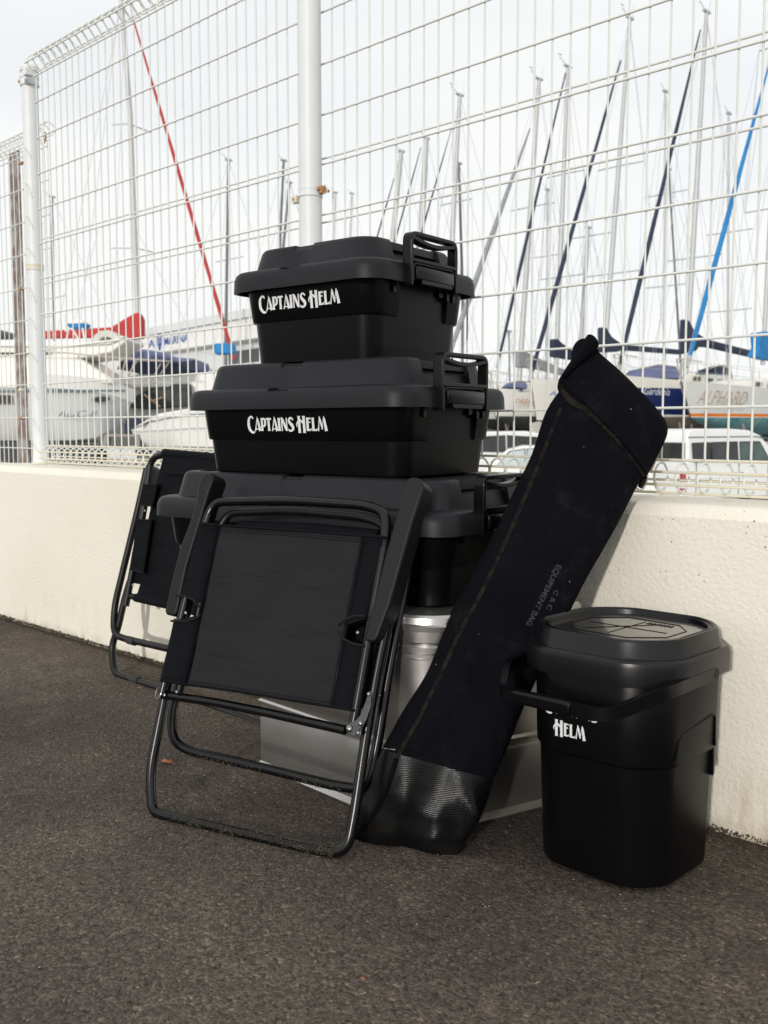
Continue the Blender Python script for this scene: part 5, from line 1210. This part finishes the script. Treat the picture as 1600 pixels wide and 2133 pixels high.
def runabout():
    D = 25; t = thing('motor_boat', 'small white open boat with pointed bow beside the middle box', 'motor boat', atD(360, 893, D) * Vector((1, 1, 0)) + Vector((0, 0, GY)), 0, 'motor boats on the hard')
    mb = MB(); rg = []; 
    st = ((276, .06, 893, 900, 905), (290, .3, 884, 912, 922), (312, .62, 872, 922, 938), (345, .9, 862, 928, 950), (400, 1.1, 852, 930, 958), (520, 1.15, 846, 932, 960))
    for px, hb_, a, b, c in st: rg.append([atD(px, a, D - hb_), atD(px, b, D - hb_ * .8), atD(px, c, D), atD(px, b, D + hb_ * .8), atD(px, a, D + hb_)])
    mb.loft(rg); fixnorm(mb.build('hull', M['gel'], t, smooth=50))
    for dy, m_ in ((9, 'grey_text'), (30, 'gel3')):
        mb = MB(); mb.tube([atD(px, a + (b - a) * (dy / 60), D - hb_ * (1 - .2 * dy / 60) - .012) for px, hb_, a, b, c in st], .016 if dy < 20 else .03, 5); mb.build('side_stripe', M[m_], t)
    slab(t, 'foredeck', [(286, 888), (330, 862), (400, 850), (520, 842), (520, 850), (400, 856), (330, 868)], D - .7, 1.4, 'gel', .03)
    text('NORTH', atD(331, 855, D - 1.0), R0 * 1 + Vector((0, 0, .03)), (0, 0, 1), .1, M['grey_text'], t, width=.4) if False else None
    slab(t, 'motor_cowl', [(259, 905), (258, 885), (262, 874), (272, 870), (290, 872), (296, 876), (287, 892), (280, 910)], D + .3, .6, 'navy', .05)
    slab(t, 'trailer_frame', [(216, 908), (222, 904), (290, 905), (292, 930), (284, 934), (280, 910), (226, 910), (222, 934), (212, 934)], D - .3, .3, 'stand', .01)
    for px in (330, 450): p = atD(px, 950, D); mb = MB(); mb.box((p.x, p.y, (p.z + GY) / 2), (.4, .9, p.z - GY)); mb.build('cradle', M['stand'], t)
runabout()
def board():
    t = thing('plywood_board', 'orange plywood board glimpsed through the half hidden chair frame', 'board', atD(340, 990, 8)); slab(t, 'board', [(338, 964), (344, 962), (346, 1010), (334, 1010)], 6, .05, 'wood', .003)
board()
# marina building
def building():
    A = atD(391, 893, 46); wdir = (F0 * cos(radians(37.4)) - R0 * sin(radians(37.4))).normalized(); back = Vector((0, 0, 1)).cross(wdir); 
    if back.dot(F0) < 0: back = -back
    t = thing('marina_building', 'long white marina building with blue sign lettering behind the boats', 'building', (A.x, A.y, GY))
    def blk(name, a, b, z0, z1, d0, d1, m_):
        mb = MB(); P = [A * Vector((1, 1, 0)) + wdir * k for k in (a, b)]
        mb.loft([[(p + back * d).to_tuple()[:2] + (z,) for p, d in ((P[0], d0), (P[1], d0), (P[1], d1), (P[0], d1))] for z in (z0, z1)]); return fixnorm(mb.build(name, m_, t, smooth=None))
    zt_ = .7 + (893 - 688) / FPX * 46; zs_ = .7 + (893 - 712) / FPX * 46; zf = .7 + (893 - 727) / FPX * 46
    blk('wall', 14, -7.6, GY, zf, .5, 3.3, M['panel']); blk('fascia', 15, -8, zf, zt_, 0, 3.5, M['gel']); blk('roof', 15.2, -8.2, zt_ + .002, zt_ + .35, -.15, 3.7, M['panel'])
    blk('window_band', -3.2, -7, zf - .9, zf - .35, .46, .6, M['dark_glass']); 
    o = A * Vector((1, 1, 0)) - back * .03; e0 = o + wdir * 0; 
    # the sign: word, anchor shield, word
    q1 = onP(391, 708, o, back); q0 = onP(341, 716, o, back); q2 = onP(309, 721, o, back); q3 = onP(322, 719, o, back)
    hgt = .36
    text('MARINA', Vector((q0.x, q0.y, zs_ - .05)), (q1 - q0) * Vector((1, 1, 0)), (0, 0, 1), hgt * 1.45, M['blue_line'], t, bold=.004, width=((q1 - q0) * Vector((1, 1, 0))).length)
    text('A', Vector((q2.x, q2.y, zs_ - .05)), (q1 - q0) * Vector((1, 1, 0)), (0, 0, 1), hgt * 1.45, M['blue_line'], t, bold=.004, width=((q3 - q2) * Vector((1, 1, 0))).length)
    c = onP(332, 712, o, back); mb = MB(); u_ = ((q1 - q0) * Vector((1, 1, 0))).normalized(); sh = [(-.2, .3), (0, .38), (.2, .3), (.2, -.1), (0, -.42), (-.2, -.1)]
    ring = rpath([c + u_ * (x * .95) + Vector((0, 0, z)) for x, z in sh + sh[:1]], .06, 3); mb.tube(ring, .028, 5)
    mb.tube([c + Vector((0, 0, .22)), c - Vector((0, 0, .25))], .028, 5); mb.tube([c + u_ * x + Vector((0, 0, z)) for x, z in ((-.12, -.08), (-.06, -.2), (0, -.24), (.06, -.2), (.12, -.08))], .026, 5); mb.build('shield_emblem', M['blue_line'], t)
building()
t = thing('blue_tarp', 'bright blue tarpaulin roll on the deck right of the red furled sail foot', 'tarpaulin', atD(470, 730, 28)); slab(t, 'sheet', [(445, 717), (450, 715), (484, 715), (487, 720), (487, 734), (483, 737), (447, 737)], 28, .5, 'sky_blue', .05)
# parked vehicles
def wheel(t, c, ax, r=.30, w_=.2):
    ax = ax.normalized(); a = Vector((0, 0, 1)); b = ax.cross(a); 
    def rg(q, h): return [c + ax * h + (a * cos(2 * pi * k / 20) + b * sin(2 * pi * k / 20)) * q for k in range(20)]
    mb = MB(); mb.loft([rg(r * .9, -w_ / 2), rg(r, -w_ / 2 + .02), rg(r, w_ / 2 - .02), rg(r * .9, w_ / 2), rg(r * .66, w_ / 2)]); wh = mb.build('wheel', M['rubber'], t, smooth=40)
    mb = MB(); mb.loft([rg(r * .64, w_ / 2 - .02), rg(r * .62, w_ / 2 + .008), rg(r * .2, w_ / 2 + .012)]); mb.build('rim', M['hub'], wh)
def vehicle(name, label, corner, D, ang, W, prof, wins, rear=None, extra=None, wb=(.65, 3.1), group='cars parked behind the fence'):
    """corner: rear near bottom corner; ang: side direction from the picture plane"""
    O = atD(corner, 893, D) * Vector((1, 1, 0)); u = (R0 * cos(ang) + F0 * sin(ang)); v = (F0 * cos(ang) - R0 * sin(ang)) 
    t = thing(name, label, 'van' if 'van' in name else 'car', (O.x, O.y, GY), 0, group)
    def P(x, y, z): return O + u * x + v * y + Vector((0, 0, z))
    mb = MB(); rg = []
    for y, k in ((0, 1), (.03, 1.0), (W - .03, 1.0), (W, 1)):
        rg.append([P(x + (0 if k else 0), y + (max(0, z - .1) * .13 if y < W / 2 else -max(0, z - .1) * .13), z) for x, z in prof])
    mb.loft(rg); fixnorm(mb.build('body', M['car_white'], t, smooth=40, bevel=.05))
    def tum(z): return max(0, z - .1) * .13
    for nm, pts, m_ in wins:
        mb = MB(); mb.prism([P(x, tum(z) - .012, z) for x, z in pts], v * .03); fixnorm(mb.build(nm, M[m_], t, smooth=None))
        mb = MB(); mb.tube([P(x, tum(z) - .012, z) for x, z in pts], .012, 5, closed=True); mb.build('window_seal', M['rubber'], t)
    for x in wb: wheel(t, P(x, .12, GY + .30), -v)
    for x in wb: wheel(t, P(x, W - .12, GY + .30), v)
    if rear: rear(t, P, u, v)
    if extra: extra(t, P, u, v)
    return t
def van_rear(t, P, u, v):
    mb = MB(); mb.prism([P(-.02 + .02, y, z) for y, z in ((.10, .41), (1.42, .41), (1.44, .02), (.08, .02))], -u * .015); fixnorm(mb.build('rear_window', M['dark_glass'], t))
    for y in (.03, 1.43):
        mb = MB(); c = P(-.01, y + .05, -.42); mb.box(c, (.13, .13, .42), Matrix((u, v, Vector((0, 0, 1)))).transposed()); l = mb.build('tail_lamp', M['lamp_red'], t, bevel=.015)
        mb = MB(); c = P(-.012, y + .05, -.46); mb.box(c, (.136, .136, .13), Matrix((u, v, Vector((0, 0, 1)))).transposed()); mb.build('reversing_lens', M['gel'], l, bevel=.01)
    mb = MB(); mb.box(P(-.06, .77, -.72), (.14, 1.5, .2), Matrix((u, v, Vector((0, 0, 1)))).transposed()); mb.build('bumper', M['car_white'], t, bevel=.03)
def van_side(t, P, u, v):
    Rm = Matrix((u, v, Vector((0, 0, 1)))).transposed()
    mb = MB(); mb.tube([P(.05, .045, .52), P(1.9, .045, .53), P(2.35, .04, .47)], .012, 5); mb.build('drip_rail', M['grey_text'], t)
    for x, z0, z1 in ((.24, .46, -.7), (1.42, .46, -.7), (2.25, .3, -.7)):
        mb = MB(); mb.box(P(x, -.004 if z0 < .2 else .0, (z1 + .05) / 2), (.012, .01, .05 - z1), Rm); mb.build('door_gap', M['rubber'], t)
    for x in (1.28, 1.52):
        mb = MB(); mb.box(P(x, -.015, -.24), (.16, .03, .035), Rm); mb.build('door_handle', M['grey_text'], t, bevel=.008)
    mb = MB(); mb.box(P(1.6, .0, -.33), (3.1, .012, .015), Rm); mb.build('body_crease', M['gel3'], t)
    mb = MB(); mb.box(P(2.55, -.1, .05), (.1, .2, .18), Rm); mb.build('wing_mirror', M['rubber'], t, bevel=.02)
vehicle('parked_van', 'white boxy van behind the fence at right, red tail lamp showing', 1434, 20, radians(26), 1.55,
    [(0, -.75), (-.02, -.2), (.0, .1), (.03, .5), (.07, .64), (.2, .69), (1.2, .695), (1.75, .66), (2.05, .56), (2.45, .20), (2.75, -.03), (3.55, -.14), (3.85, -.3), (3.92, -.75)],
    [('side_window', [(.14, .40), (.16, .02), (.62, .02), (.62, .41)], 'dark_glass'), ('side_window', [(.66, .41), (.66, .02), (1.38, .02), (1.38, .42)], 'dark_glass'), ('door_window', [(1.46, .42), (1.46, .02), (2.30, .02), (2.02, .42)], 'green_glass')], van_rear, van_side)
vehicle('parked_car', 'white estate car with grey side windows between the boxes and the bag', 960, 24, radians(12), 1.5,
    [(0, -.7), (-.03, -.1), (.05, .12), (.35, .55), (.55, .62), (1.7, .64), (2.2, .56), (2.8, .12), (3.6, 0), (3.8, -.2), (3.8, -.7)],
    [('side_window', [(.30, .15), (.50, .50), (1.15, .53), (1.15, .13)], 'dark_glass'), ('side_window', [(1.2, .13), (1.2, .53), (2.05, .48), (2.5, .13)], 'dark_glass')])
vehicle('parked_car', 'white low car with pale windscreen in front of the estate car', 1003, 19.5, radians(-8), 1.5,
    [(0, -.7), (-.02, -.25), (.12, -.08), (.5, .28), (.8, .36), (1.3, .36), (1.7, .28), (2.5, -.05), (3.3, -.16), (3.5, -.7)],
    [('side_window', [(.30, -.04), (.56, .25), (.86, .30), (.86, -.05)], 'pale_glass'), ('side_window', [(.9, -.05), (.9, .30), (1.3, .30), (1.75, .16), (2.1, -.05)], 'pale_glass')])

for o in list(bpy.data.objects):
    if '_local' in o: del o['_local']
